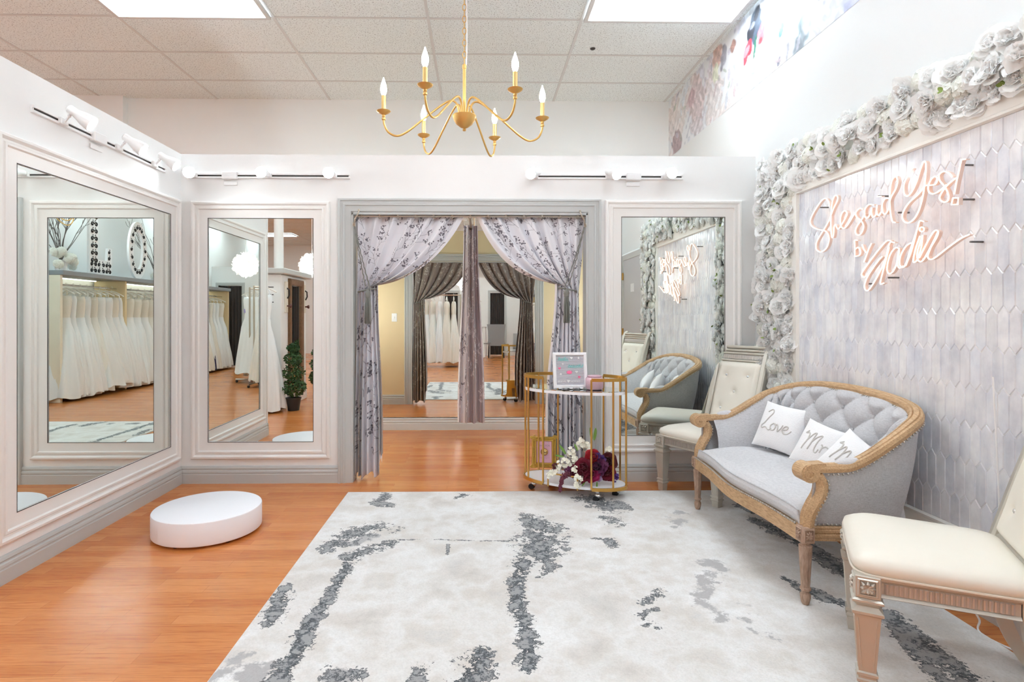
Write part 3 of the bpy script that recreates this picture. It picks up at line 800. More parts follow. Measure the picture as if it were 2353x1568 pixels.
# rod with finial-like pearls just under the lintel
t = thing('curtain_rod', 'metal curtain rod under the grey doorway lintel with small ring pins', 'curtain rod', (0, YC-.045, ZD-.0185))
b = MB(); b.tube([(XD0+.012,0,0),(XD1-.012,0,0)], .006, 10); b.build('rod', M['nickel'], t)
for k in range(13):
    x = XD0+.07+k*(XD1-XD0-.14)/12
    b = MB(); b.tube([(x+.013*math.cos(a),.013*math.sin(a)*.3,.013*math.sin(a)-.003) for a in np.linspace(0,2*PI,14,endpoint=False)], .0025, 6, True)
    rg_ = b.build('curtain_ring', M['nickel'], t)
    b = MB(); b.sphere((x,-.018,.004), .008, 10, 8); b.build('ring_pin', M['nickel'], rg_)
# centre divider curtain inside the fitting room, on its own rod running to the mirror
def divider():
    ztop = P(1082,520,y=5.55).z; zbot = P(1082,970,y=5.55).z
    x0, x1 = P(1065,727,y=5.55).x, P(1099,727,y=5.55).x
    xb0, xb1 = P(1050,727,y=5.5).x, P(1116,727,y=5.5).x
    org = ((x0+x1)/2, 5.55, 0)
    t = thing('curtain', 'narrow mauve divider curtain with white twigs hanging in the fitting room', 'curtain', org)
    def fn(S, T):
        w = sm(np.clip(T*1.05,0,1))
        c = (x0+x1)/2+((xb0+xb1)/2-(x0+x1)/2)*w; hw = (x1-x0)/2+((xb1-xb0)/2-(x1-x0)/2)*w
        X = c+hw*(S*2-1)*.98
        Y = 5.55-.05*np.sin(S*PI)-.03*np.sin(S*PI*7+.4)*(.5+.5*w)+.012*np.sin(S*PI*17)
        X = X+.006*np.cos(S*PI*7)
        return X-org[0], Y-org[1], ztop+(zbot-ztop)*T+.006*np.sin(S*20)*T
    cloth_object('cloth', fn, .55, 1.98, .005, 31, [M['cloth_mauve']], t, .003, 1.5)
    def fn2(S, T):
        X, Y, Z = fn(S*.28, T); return X-.004, Y-.012, Z+.0005
    cloth_object('turned_edge', fn2, .2, 1.98, .005, 37, [M['cloth_front']], t, .003, 1.4)
    b = MB()
    for k in range(5):
        y = -.04+k*.02
        b.tube([(.0+.024*math.cos(a), y, ztop-.02+.024*math.sin(a)) for a in np.linspace(0,2*PI,16,endpoint=False)], .004, 6, True)
    b.build('grommet', M['nickel'], t)
    zr = ztop-.02
    t = thing('curtain_rod', 'thin metal rod running from the doorway lintel into the fitting room', 'curtain rod', (org[0], YB2, zr))
    b = MB(); b.tube([(0,0,0),(0,YF-YB2-.014,0)], .0125, 10); b.build('rod', M['nickel'], t)
    b = MB(); b.lathe([(0,0),(.03,0),(.03,.008),(.016,.012),(0,.012)], 16, Matrix.Rotation(-PI/2,4,'X')); b.build('wall_flange', M['nickel'], t)
M['cloth_mauve'] = cloth_mat('mauve_brocade', (172,160,165), (222,216,218))
divider()

# ------------------------------------------------------------------ fill lamps added out of view to brighten the fitting room and left aisle
for x, y, lab in ((-1.56, 5.3, 'white low globe fill lamp added unseen in the left end of the fitting room'), (1.5, 5.3, 'white low globe fill lamp added unseen in the right end of the fitting room'), (-4.1, 3.7, 'white low globe fill lamp added unseen in the aisle beyond the left partition')):
    t = thing('fill_lamp', lab, 'fill lamp', (x, y, 0))
    b = MB(); b.lathe([(0,0),(.13,0),(.13,.015),(.02,.03),(0,.03)], 24); b.build('base', M['white_metal'], t)
    b = MB(); b.lathe([(.012,.03),(.012,1.22),(.03,1.23),(0,1.235)], 14); b.build('pole', M['white_metal'], t)
    b = MB(); b.sphere((0,0,1.325), .09, 20, 14); b.build('globe', M['globe'], t)

# ================================================================== TILED PANEL, FLOWERS AND NEON ON THE RIGHT WALL
TY0, TY1 = 2.0, P(1834,727,x=XR-.035).y     # near and far inside edges of the panel
TZ0, TZ1 = .335, P(1834,447,x=XR-.035).z
FWD = .095
def tile_mat():
    m = mat('pearl_glass_tile', (226,226,230), .12, coat=.3); g = NT(m)
    geo = g.n('NewGeometry')
    v = g.mapping((1,1,1))
    n1 = g.noise(v, 7, 4, .6); n2 = g.noise(g.mapping((1,1,.35)), 26, 3)
    tone = g.ramp(geo.outputs['Random Per Island'], [(0,(226,228,235)),(.25,(247,248,251)),(.45,(214,217,225)),(.62,(240,241,243)),(.8,(222,228,240)),(1,(251,251,253))], 'CONSTANT')
    wash = g.ramp(n1, [(.34,(212,215,225)),(.5,(240,242,247)),(.64,(253,254,255))])
    c = g.mix(.55, tone, wash)
    c = g.mix(.18, c, g.ramp(n2, [(.35,(186,187,194)),(.6,(255,255,255))]), 'MULTIPLY')
    g.l(c, g.b.inputs['Base Color']); g.bump(n2, .12, .002)
    return m
M['tile'] = tile_mat()
def tile_panel():
    t = thing('tiled_wall_panel', 'white framed wall panel of pale picket tiles behind the neon sign', 'wall panel', (XR,(TY0+TY1)/2,TZ0))
    off = Vector((XR,(TY0+TY1)/2,TZ0)); fn = lambda a, c, h: fR(a, c, h)-off
    b = MB(); b.prism([(TY0,TZ0),(TY1,TZ0),(TY1,TZ1),(TY0,TZ1)], fn, .0, .0245); b.build('grout_backing', mat('white_grout', (246,246,245), .8), t, smooth=0)
    b = MB(); w, per, tip = .0505, .160, .029; gap = .0022
    r = 0; z = TZ0-.11
    while z < TZ1+.1:
        y = TY0-.05+(w/2 if r%2 else 0)
        while y < TY1+.05:
            hw, s2, e2 = w/2-gap/2, (per-tip)/2+.0, (per+tip)/2-gap*.55
            cz = z
            poly = [(y-hw,cz-s2+gap*.3),(y,cz-e2),(y+hw,cz-s2+gap*.3),(y+hw,cz+s2-gap*.3),(y,cz+e2),(y-hw,cz+s2-gap*.3)]
            cl = [(min(max(p,TY0),TY1),min(max(q,TZ0),TZ1)) for p,q in poly]
            ar = abs(sum(cl[i][0]*cl[(i+1)%6][1]-cl[(i+1)%6][0]*cl[i][1] for i in range(6)))/2
            if ar > 1e-4:
                cyy = sum(p for p,q in cl)/6; czz = sum(q for p,q in cl)/6
                tl = random.uniform(-.02,.02); tk = random.uniform(-.006,.006)
                hh = lambda p, q: .0285+(p-cyy)*tl+(q-czz)*tk
                inner = [(cyy+(p-cyy)*.90, czz+(q-czz)*.965) for p,q in cl]
                b.add([fn(p,q,.02) for p,q in cl]+[fn(p,q,.0255) for p,q in cl]+[fn(p,q,hh(p,q)) for p,q in inner],
                      [(i,(i+1)%6,6+(i+1)%6,6+i) for i in range(6)]+[(6+i,6+(i+1)%6,12+(i+1)%6,12+i) for i in range(6)]+[tuple(range(12,18))])
            y += w
        z += per; r += 1
    b.build('picket_tiles', M['tile'], t, smooth=20)
    b = MB(); pr = [(0,0),(0,.034),(.006,.042),(.075,.042),(.080,.046),(.090,.046),(.095,.034),(.095,.02)]
    b.frame(TY0-FWD, TY1+FWD, TZ0-FWD, TZ1+FWD, pr, fn); b.build('frame', M['trim_wash'], t, smooth=25)
M['trim_wash'] = mat('whitewashed_board', (240,238,232), .5, bump=(40,.25,.002))
g_ = NT(M['trim_wash'])
tile_panel()

# ---------------------------------------------------------------- blossoms
def petal_mat(name, c):
    m = mat(name, c, .7); g = NT(m)
    out = [q for q in m.node_tree.nodes if q.type == 'OUTPUT_MATERIAL'][0]
    tr = g.n('BsdfTranslucent'); tr.inputs['Color'].default_value = (*lin(c),1)
    mx = g.n('MixShader'); mx.inputs[0].default_value = .33
    g.l(g.b.outputs[0], mx.inputs[1]); g.l(tr.outputs[0], mx.inputs[2]); g.l(mx.outputs[0], out.inputs['Surface'])
    return m
M['petal'] = petal_mat('white_silk_petal', (254,254,253))
M['petal2'] = petal_mat('ivory_silk_petal', (253,254,249))
M['leaf'] = mat('green_leaf', (128,150,70), .55)
def petal(b, M4, L, W, cup, curl, m=0, n=4, k=3, ruff=.0):
    """one petal growing along +Y from the origin of M4, cupped towards +Z"""
    rows = []
    for j in range(n+1):
        t = j/n; w = W*math.sin(PI*min(1,(.12+.80*t)))**.7*(1 if t < .99 else .72)
        row = []
        for i in range(k+1):
            s = i/k*2-1
            y = L*t; z = cup*L*(t**1.4)+curl*L*max(0,t-.6)**2*4+W*.35*s*s*(1-.5*t)
            z += ruff*math.sin(5*s+7*t)
            row.append(M4 @ Vector((w*s, y, z)))
        rows.append(row)
    b.loft(rows, False, m=m)
def rose(rg, r=.05):
    b = MB()
    for layer, (n, L, tilt, cup) in enumerate([(3,.5,80,.35),(4,.62,64,.3),(5,.8,44,.22),(6,.95,22,.10),(6,1.0,4,.05)]):
        for i in range(n):
            a = 2*PI*i/n+layer*.7+rg.uniform(-.2,.2)
            M4 = Matrix.Translation((0,0,.006*(4-layer))) @ Matrix.Rotation(a,4,'Z') @ Matrix.Translation((0,r*.05*layer,0)) @ Matrix.Rotation(R(tilt+rg.uniform(-8,8)),4,'X')
            petal(b, M4, r*L, r*L*.74, cup*.7, -.25 if layer > 2 else .1, n=4, k=4, ruff=r*.03)
    return b
def hydrangea(rg, r=.05):
    b = MB()
    for i in range(26):
        z = 1-.9*i/25; a = i*2.399; q = math.sqrt(max(0,1-z*z))
        d = Vector((q*math.cos(a), q*math.sin(a), z*.8)).normalized()
        B = Matrix.Translation(d*r*.82+Vector((0,0,-.01))) @ d.to_track_quat('Z','Y').to_matrix().to_4x4() @ Matrix.Rotation(rg.uniform(0,PI),4,'Z')
        for k in range(4):
            M4 = B @ Matrix.Rotation(k*PI/2,4,'Z') @ Matrix.Rotation(R(6+rg.uniform(-10,12)),4,'X')
            petal(b, M4, r*.42, r*.24, .1, -.1, n=2, k=2)
    return b
def ruffle(rg, r=.055):
    b = MB()
    for i in range(34):
        a = rg.uniform(0,2*PI); tilt = rg.uniform(0,80)
        M4 = Matrix.Translation((rg.uniform(-.3,.3)*r,rg.uniform(-.3,.3)*r,rg.uniform(0,.2)*r)) @ Matrix.Rotation(a,4,'Z') @ Matrix.Rotation(R(tilt),4,'X')
        petal(b, M4, r*rg.uniform(.6,1), r*.42, .12, -.2, n=4, k=4, ruff=r*.07)
    return b
def garland():
    rg = random.Random(4)
    org = Vector((XR, (TY0+TY1)/2, 2.1))
    t = thing('flower_garland', 'white artificial flower garland bordering the tiled panel on the right wall', 'flower garland', org)
    kinds = [rose(rg), hydrangea(rg), ruffle(rg), rose(rg,.047)]
    meshes = []
    for k, (bb, nm) in enumerate(zip(kinds, ('rose','hydrangea','ruffled_bloom','rose'))):
        o = bb.build(nm, M['petal'] if k != 1 else M['petal2'], t, smooth=60, recalc=False); meshes.append(o)
    # foliage mat on the wall behind the flowers
    ya, yb = TY0-FWD, TY1+FWD; zt = TZ1+FWD
    regs = [(yb-.01, min(yb+.36,YB-.05), .36, zt+.04), (ya-.40, min(yb+.36,YB-.05), zt+.01, zt+.19), (ya-.40, ya+.01, .36, zt+.04)]
    b = MB()
    for y0,y1,z0,z1 in regs: b.prism([(y0+.02,z0+.02),(y1-.02,z0+.02),(y1-.02,z1-.02),(y0+.02,z1-.02)], lambda a,c,h: fR(a,c,h)-org, .001, .022)
    b.build('backing_mat', mat('leafy_backing', (240,241,234), .9), t, smooth=0)
    spots = []
    sp = .078
    for ri, (y0,y1,z0,z1) in enumerate(regs):
        ny, nz = max(2,round((y1-y0)/sp)), max(2,round((z1-z0)/sp))
        for i in range(ny+1):
            for j in range(nz+1):
                y = y0+(y1-y0)*i/ny+rg.uniform(-.022,.022); z = z0+(z1-z0)*j/nz+rg.uniform(-.022,.022)
                if ri == 1 and rg.random() < .12: z += rg.uniform(0,.03)
                if ri == 0: y = min(y, YB-.075)
                edge = min(i, ny-i, j, nz-j) == 0
                spots.append((y, z, .03+(rg.uniform(0,.05) if not edge else rg.uniform(0,.02))))
    def pose(y, z, h):
        nrm = Vector((-1, rg.uniform(-.7,.15), rg.uniform(-.3,.4))).normalized()
        s = rg.uniform(1.0,1.4)
        return Matrix.Translation(Vector((XR-h, y, z))-org) @ nrm.to_track_quat('Z','Y').to_matrix().to_4x4() @ Matrix.Rotation(rg.uniform(0,6.3),4,'Z') @ Matrix.Diagonal((s,s,s*.62,1))
    def vis(q):       # the ones that show largest: nearest the viewer and inside the frame
        y, z, h = q
        u = (XR-h)/y*FPX+1100
        return (y if 1680 < u < 2353 and z > .75 else 50+abs(y))
    spots.sort(key=vis)
    used = set(); first = spots[:100]; rest = spots[100:]
    for q in first:
        k = rg.choice([0,1,1,2,2,2,3])
        src = meshes[k]
        if k not in used: o = src; used.add(k)
        else:
            o = src.copy(); C.objects.link(o); o.parent = t
        o.matrix_local = pose(*q)
    for k in range(4):
        if k not in used: meshes[k].matrix_local = pose(*rest.pop())
    b = MB()
    for q in rest:
        k = rg.choice([0,1,1,2,2,2,3]); b.merge(kinds[k], pose(*q), 1 if k == 1 else 0)
    o = b.build('blooms', [M['petal'], M['petal2']], t, smooth=60, recalc=False); o['kind'] = 'stuff'
    b = MB()
    for k in range(46):
        y, z, h = rg.choice(spots)
        B = Matrix.Translation(Vector((XR-h-.035, y+rg.uniform(-.04,.04), z+rg.uniform(-.04,.04)))-org) @ Vector((-1,rg.uniform(-.6,.6),rg.uniform(-.6,.6))).to_track_quat('Z','Y').to_matrix().to_4x4()
        for j in range(rg.choice([1,2,3])):
            petal(b, B @ Matrix.Rotation(rg.uniform(0,6.3),4,'Z') @ Matrix.Rotation(R(rg.uniform(10,50)),4,'X'), .022, .009, .1, 0, n=3, k=2)
    o = b.build('leaves', M['leaf'], t, smooth=60, recalc=False)
garland()

# ---------------------------------------------------------------- neon lettering (traced letter strokes on the sign's own plane)
NS = {
 'S': [[(302,572),(292,522),(262,492),(222,510),(165,590),(118,672),(98,740),(122,790),(180,818),(250,832),(290,872),(298,940),(268,1020),(210,1058),(165,1030),(165,960),(200,890),(250,810),(300,722)]],
 'h': [[(300,722),(345,600),(388,510),(385,465),(360,462),(335,520),(322,620),(318,740),(325,880),(337,905),(348,860),(352,790),(368,768),(380,795),(395,815),(418,792)]],
 'e': [[(418,792),(470,702),(490,655),(472,622),(440,640),(418,705),(425,780),(455,808),(500,765),(545,690),(572,645)]],
 's': [[(652,604),(620,598),(582,640),(592,688),(640,728),(665,790),(640,860),(603,880),(578,850),(592,790),(640,720),(680,652)]],
 'a': [[(772,560),(722,555),(682,600),(675,668),(700,700),(732,660),(750,590),(748,640),(762,686),(790,672),(806,625)]],
 'i': [[(806,560),(802,640),(828,670),(852,632)],[(812,472),(852,468)]],
 'd': [[(938,490),(892,494),(862,550),(866,630),(894,656),(928,600),(950,490),(1000,400),(1024,322),(1015,264),(985,268),(955,332),(942,450),(945,600),(968,728),(1000,745)]],
 'Y': [[(1180,172),(1120,270),(1090,360),(1096,440),(1130,465),(1180,412),(1230,300),(1270,172),(1300,102),(1322,112),(1325,200),(1310,350),(1290,480),(1250,620),(1190,718),(1122,750),(1076,702),(1090,622),(1150,532),(1240,450),(1320,352)]],
 'e2': [[(1320,352),(1420,342),(1445,282),(1420,256),(1380,290),(1350,362),(1360,425),(1410,440),(1480,402),(1540,345)]],
 's2': [[(1602,262),(1570,222),(1510,205),(1465,240),(1472,300),(1522,362),(1560,440),(1560,510),(1510,528),(1470,490),(1492,430),(1560,342),(1645,272)]],
 '!': [[(1745,74),(1702,80),(1690,130),(1650,310),(1625,445)],[(1612,485),(1668,485),(1666,552),(1595,556),(1612,485)]],
 'b': [[(600,935),(570,938),(572,1000),(572,1108)],[(574,1030),(608,1010),(632,1050),(620,1092),(574,1106)]],
 'y': [[(650,980),(668,1030),(690,1062)],[(748,968),(722,1020),(700,1080),(668,1165)]],
 'J': [[(950,938),(905,945),(820,1040),(720,1172),(652,1270),(646,1310),(680,1320),(740,1252),(820,1152),(862,1106)],[(992,958),(942,962),(905,1100),(860,1220),(780,1372),(720,1458),(690,1465),(674,1420),(700,1332),(762,1232),(845,1118)],[(935,1010),(890,1190),(842,1385),(880,1388)]],
 'o': [[(1042,1022),(1002,1014),(950,1080),(920,1180),(915,1260),(945,1288),(990,1242),(1030,1132),(1042,1030),(1022,1160),(1040,1226),(1085,1208)]],
 'd2': [[(1165,962),(1112,1000),(1060,1090),(1045,1180),(1070,1220),(1110,1190),(1168,1010),(1230,830),(1258,732),(1302,735)],[(1230,830),(1170,1050),(1110,1205)]],
 'i2': [[(1262,888),(1215,1030),(1190,1158),(1232,1142),(1275,1010),(1290,880)],[(1282+24*math.cos(k*PI/5),818+24*math.sin(k*PI/5)) for k in range(11)]],
 'a2': [[(1290,880),(1235,1060),(1242,1145),(1290,1150),(1370,1020),(1440,900),(1455,842),(1420,832),(1370,900),(1300,1032),(1255,1120)],[(1455,842),(1360,1050),(1348,1118),(1402,1130),(1560,1010),(1690,918),(1785,872)]],
}
def neon():
    xs = 1.985
    pz = lambda p: P(1840+p[0]/4.6125, 350+p[1]/4.6125, x=xs)
    c0 = pz((940,760))
    t = thing('neon_sign', 'lit warm white script neon sign on the pale tiled panel', 'neon sign', c0)
    names = {}
    for key, strokes in NS.items():
        pts3 = [catmull([pz(p)-c0 for p in s_], 5) if len(s_) > 2 and key not in ('!',) else [pz(p)-c0 for p in s_] for s_ in strokes]
        b = MB()
        for s_ in pts3: b.tube(s_, .0026, 8)
        lt = b.build('letter', M['neon'], t)
        b = MB()
        for s_ in pts3:
            # acrylic strip standing on edge behind the tube
            prof = [(-.0022,0),(.0022,0),(.0022,.016),(-.0022,.016)]
            n = len(s_); rings = []
            for i in range(n):
                a = s_[max(0,i-1)]; e = s_[min(n-1,i+1)]; tg = (e-a).normalized(); sd = tg.cross(Vector((1,0,0))).normalized()
                rings.append([s_[i]+sd*p+Vector((.003+q,0,0)) for p,q in prof])
            b.loft(rings)
        b.build('letter_back', M['neon_back'], lt, smooth=30)
    for p in ((160,585),(775,465),(1635,135),(645,1395),(1740,950),(1650,500),(985,640),(880,1330)):
        q = pz(p)-c0
        b = MB(); b.tube([q+Vector((.022,0,0)), q+Vector((XR-.03-xs,0,0))], .0042, 8)
        b.build('standoff', M['steel'], t)
M['neon'] = mat('neon_tube', (255,228,206), .4, emit=2.2)
M['neon_back'] = mat('frosted_tube_back', (238,216,204), .3, alpha=.7)
M['steel'] = mat('dark_steel', (110,108,106), .35, .8)
neon()
# white cord running down from the sign to the floor behind the near chair
q = P(2251,1450,z=.01)
t = thing('power_cord', 'thin white power cord hanging beside the near cream chair', 'cord', (q.x,q.y,0))
b = MB(); b.tube(catmull([(XR-.06-q.x,.02,1.0),(XR-.055-q.x,.0,.5),(XR-.055-q.x,0,.14),(-.02,-.01,.1),(.0,0,.05),(-.01,-.03,.008),(.05,-.25,.008),(.09,-.6,.008)],8), .0035, 6); b.build('cable', M['white_metal'], t)

# ================================================================== SETTEE
def oak(name, rgb, dark, sc=(9,9,60), rough=.55, k=.6):
    m = mat(name, rgb, rough); g = NT(m)
    v = g.mapping(sc); n1 = g.noise(v, 3, 5, .65); n2 = g.noise(g.mapping((1,1,1)), 9, 4)
    c = g.mix(k, rgb, g.ramp(n1, [(.32,dark),(.52,rgb),(.72,tuple(min(255,q+26) for q in rgb))]))
    c = g.mix(.35, c, g.ramp(n2, [(.35,(206,196,180)),(.55,(255,255,255))]), 'MULTIPLY')
    g.l(c, g.b.inputs['Base Color']); g.bump(n1, .25, .002)
    return m
M['oak'] = oak('weathered_oak', (200,166,126), (140,106,72), (60,9,60))
M['oak_leg'] = oak('limed_oak', (178,150,130), (126,98,80), (70,70,10))
def linen(name, c1, c2):
    m = mat(name, c1, .85, sheen=.2); g = NT(m)
    a = g.noise(g.mapping((60,60,700)), 1, 3, .6); d = g.noise(g.mapping((700,700,60)), 1, 3, .6)
    k = g.math('MULTIPLY', g.math('ADD', a, d), .5)
    g.l(g.ramp(k, [(.36,c2),(.52,c1),(.68,tuple(min(255,q+14) for q in c1))]), g.b.inputs['Base Color'])
    g.bump(k, .3, .0015)
    return m
M['linen'] = linen('grey_linen', (196,196,199), (164,163,166))
M['linen_seat'] = linen('pale_linen', (208,207,209), (190,189,192))
M['nail'] = mat('pewter_nailhead', (190,184,176), .3, .9)
def settee():
    org = Vector((1.695, 3.0, 0))
    t = thing('settee', 'grey tufted settee with carved weathered wood frame on the rug before the tiled panel', 'settee', org)
    half_top = [(-.27,-.595,.600),(-.19,-.603,.602),(-.12,-.606,.610),(-.04,-.606,.648),(.05,-.602,.705),(.14,-.585,.760),(.225,-.535,.800),(.280,-.43,.830),(.302,-.25,.852),(.308,0,.860)]
    half_bot = [(-.28,-.560),(-.20,-.566),(-.12,-.570),(-.04,-.570),(.04,-.566),(.11,-.55),(.170,-.50),(.205,-.41),(.222,-.24),(.228,0)]
    top = [Vector(p) for p in half_top]+[Vector((p[0],-p[1],p[2])) for p in half_top[-2::-1]]
    bot = [Vector((*p,.335)) for p in half_bot]+[Vector((p[0],-p[1],.335)) for p in half_bot[-2::-1]]
    top = catmull(top, 10); bot = catmull(bot, 10); N = len(top)
    def nrm(path, i):          # horizontal normal pointing outwards
        a, c = path[max(0,i-1)], path[min(N-1,i+1)]; d = c-a; d.z = 0; d.normalize()
        return Vector((d.y, -d.x, 0))
    nr = [nrm(top,i) for i in range(N)]
    arc = [0]
    for i in range(1,N): arc.append(arc[-1]+(top[i]-top[i-1]).length)
    mid = arc[-1]/2
    # outer upholstery
    rows = 14
    b = MB()
    b.loft([[ (top[i]-Vector((0,0,.016))+nr[i]*.012).lerp(bot[i]+nr[i]*.006, q)+nr[i]*(.012*math.sin(PI*q)) for i in range(N)] for q in np.linspace(0,1,rows)], False)
    b.build('outer_upholstery', M['linen'], t, smooth=60, recalc=False)
    # inner upholstery with diamond tufting
    NR = 58; pa, pb = .125, .185; btn = []
    b = MB(); rings = []
    NI = 260
    def at(path, f):
        q = f*(N-1); i = min(int(q), N-2); return path[i].lerp(path[i+1], q-i)
    pts_in = []
    for j in range(NR):
        q = j/(NR-1); row = []
        for k in range(NI):
            f = .04+.92*k/(NI-1); i = min(N-1, int(round(f*(N-1)))); n = nr[i]
            a = f*arc[-1]-mid
            tp = at(top,f)-n*.022-Vector((0,0,.012)); bt = at(bot,f)-n*.085; bt.z = .405
            p = tp.lerp(bt, q)
            back = max(0, min(1, (.56-abs(a))/.10))
            hgt = (tp.z-bt.z)
            h = q*hgt
            edge = min(1, h/.035)*min(1,(1-q)/.1)
            u_, w_ = a/pa+h/pb+.5, a/pa-h/pb+.5
            tuft = (abs(math.sin(PI*u_)*math.sin(PI*w_))+1e-6)**.42
            base = .018*math.sin(PI*min(1,q*1.1))
            d = base*(1-back)+back*(-.004+.050*tuft*edge+.008*math.sin(PI*q))
            row.append(p-n*d)
        rings.append(row)
    b.loft(rings, False); b.build('tufted_back', M['linen'], t, smooth=80, recalc=False)
    b = MB()
    for m_ in range(-8,9):
        for n_ in range(-8,9):
            a = pa*(m_+n_-1)/2; h = pb*(m_-n_)/2
            if abs(a) < .5 and .03 < h < .34:
                f = (a+mid)/arc[-1]; i = min(N-1, int(round(f*(N-1)))); n = nr[i]
                tp = at(top,f)-n*.022-Vector((0,0,.012)); bt = at(bot,f)-n*.085; bt.z = .405
                q = h/(tp.z-bt.z)
                if q < .86: btn.append((tp.lerp(bt,q)-n*.012, n))
    for p, n in btn:
        b.sphere(p, .010, 10, 6, (.6,1,1))
    o = b.build('tuft_buttons', M['linen'], t); o['kind'] = 'stuff'
    # carved top rail
    prof = [(-.027,-.022),(.027,-.022),(.030,-.006),(.024,.008),(.016,.011),(.0125,.006),(.009,.0125),(-.009,.0125),(-.0125,.006),(-.016,.011),(-.024,.008),(-.030,-.006)]
    b = MB(); b.sweep(top, prof, Vector((0,0,1))); b.build('top_rail', M['oak'], t, smooth=30)
    for s in (-1,1):
        # volute at the front of the arm
        c = Vector((-.300, s*.597, .578))
        b = MB(); b.loft([[c+Vector((.040*math.cos(a), y, .040*math.sin(a))) for a in np.linspace(0,2*PI,28,endpoint=False)] for y in (-.037,.037)])
        b.loft([[c+Vector((.02+dx, y, .036+dz)) for dx,dz in ((-.02,-.018),(.05,-.012),(.05,.004),(-.02,.0))] for y in (-.028,.028)])
        for y in (-.038,.038):
            sp = [c+Vector((r*math.cos(a), y, r*math.sin(a))) for a, r in [(PI/2+k*.33*(1), .036-.0016*k) for k in range(20)]]
            b.tube(sp, [.0046-.00012*k for k in range(20)], 8)
            b.sphere(c+Vector((0,y,0)), .007, 10, 6, (1,.6,1))
        b.build('arm_scroll', M['oak'], t)
        # curved arm post
        pth = catmull([(-.262,s*.597,.566),(-.245,s*.597,.53),(-.250,s*.597,.485),(-.277,s*.597,.435),(-.297,s*.597,.39),(-.302,s*.597,.34)], 8)
        pr = [(-.024,-.022),(.024,-.022),(.026,-.004),(.017,.010),(.012,.018),(.004,.013),(-.004,.013),(-.012,.018),(-.017,.010),(-.026,-.004)]
        b = MB(); b.sweep(pth, pr, Vector((-1,0,0)), scale=[1.0+.18*math.sin(q*PI) for q in np.linspace(0,1,len(pth))]); b.build('arm_post', M['oak'], t, smooth=30)
        # upholstered arm pad
        b = MB(); b.sphere((-.105,s*.605,.612), 1, 22, 12, (.075,.025,.026)); b.build('arm_pad', M['linen_seat'], t)
    # serpentine front rail
    bow = lambda y: -.302-.040*math.cos(y/.595*PI/2)**1.5-.006*math.cos(y/.595*PI*2)
    fr = [Vector((bow(y), y, .308)) for y in np.linspace(-.575,.575,60)]
    pr = [(-.018,-.032),(.016,-.032),(.018,-.020),(.024,-.014),(.024,-.004),(.017,.0),(.021,.006),(.021,.014),(.016,.018),(.019,.024),(.014,.032),(-.018,.032)]
    b = MB(); b.sweep(list(reversed(fr)), [(-p,q) for p,q in pr], Vector((0,0,1))); b.build('front_rail', M['oak'], t, smooth=30)
    sd = [Vector((p.x,p.y,.305)) for p in bot]
    b = MB(); b.sweep(sd, pr, Vector((0,0,1))); b.build('base_rail', M['oak'], t, smooth=30)
    b = MB(); b.prism([(p.x,p.y) for p in sd]+[(bow(y)+.01,y) for y in np.linspace(.57,-.57,20)], lambda x,y,z: Vector((x,y,z)), .30, .345); b.build('seat_deck', M['linen'], t, smooth=30)
    # loose seat cushion
    cs = [(.0,.344),(-.010,.362),(-.012,.385),(-.004,.404),(.014,.414),(.05,.421),(.10,.427),(.18,.432),(.27,.433),(.36,.430),(.44,.426),(.50,.420)]
    def cush(u, v):
        y = (u*2-1)*.572; q = v*(len(cs)-1); i = min(int(q),len(cs)-2); f = q-i
        dx = cs[i][0]+(cs[i+1][0]-cs[i][0])*f; z = cs[i][1]+(cs[i+1][1]-cs[i][1])*f
        e = max(0,(abs(y)-.46)/.095)
        z -= .022*e*e*(1 if dx > 0 else .3)
        z += .004*math.sin(y*9+dx*16)*(1 if dx>.03 else 0)-.006*math.exp(-((dx-.2-.15*y)/.012)**2)*(1 if abs(y-.02)<.16 else 0)
        y *= 1-.10*max(0,dx-.30)/.2
        if abs(u*2-1) > .985: z = .345
        return Vector((bow(y*.97)+.004+dx, y, z))
    b = MB(); b.grid(cush, 70, 56); b.build('seat_cushion', M['linen_seat'], t, smooth=80, recalc=False)
    pts = [cush(k/60, 3/11)+Vector((-.001,0,.001)) for k in range(61)]
    b = MB(); b.tube(pts, .0038, 6); b.build('cushion_piping', M['linen'], t)
    # nailhead trim
    b = MB()
    def nails(path, step, off=Vector((0,0,0))):
        acc = 0
        for i in range(1,len(path)):
            L = (path[i]-path[i-1]).length; acc += L
            while acc > step:
                acc -= step; b.sphere(path[i].lerp(path[i-1], acc/L if L else 0)+off, .0052, 8, 5)
    nails([top[i]+nr[i]*.026-Vector((0,0,.030)) for i in range(4,N-4)], .020)
    nails([top[i]-nr[i]*.027-Vector((0,0,.024)) for i in range(24,N-24)], .018)
    nails([Vector((p.x-.018,p.y,.347)) for p in fr], .016)
    nails([Vector((p.x,p.y,.343))+nr[i]*.012 for i,p in enumerate(sd) if i > 3 and i < N-4], .018)
    for s in (-1,1):
        for oy in (.030,-.030):
            nails(catmull([(-.232,s*.597+oy,.560),(-.218,s*.597+oy,.53),(-.224,s*.597+oy,.485),(-.252,s*.597+oy,.435),(-.272,s*.597+oy,.39),(-.278,s*.597+oy,.35)],6), .018)
    o = b.build('nailhead_trim', M['nail'], t); o['kind'] = 'stuff'
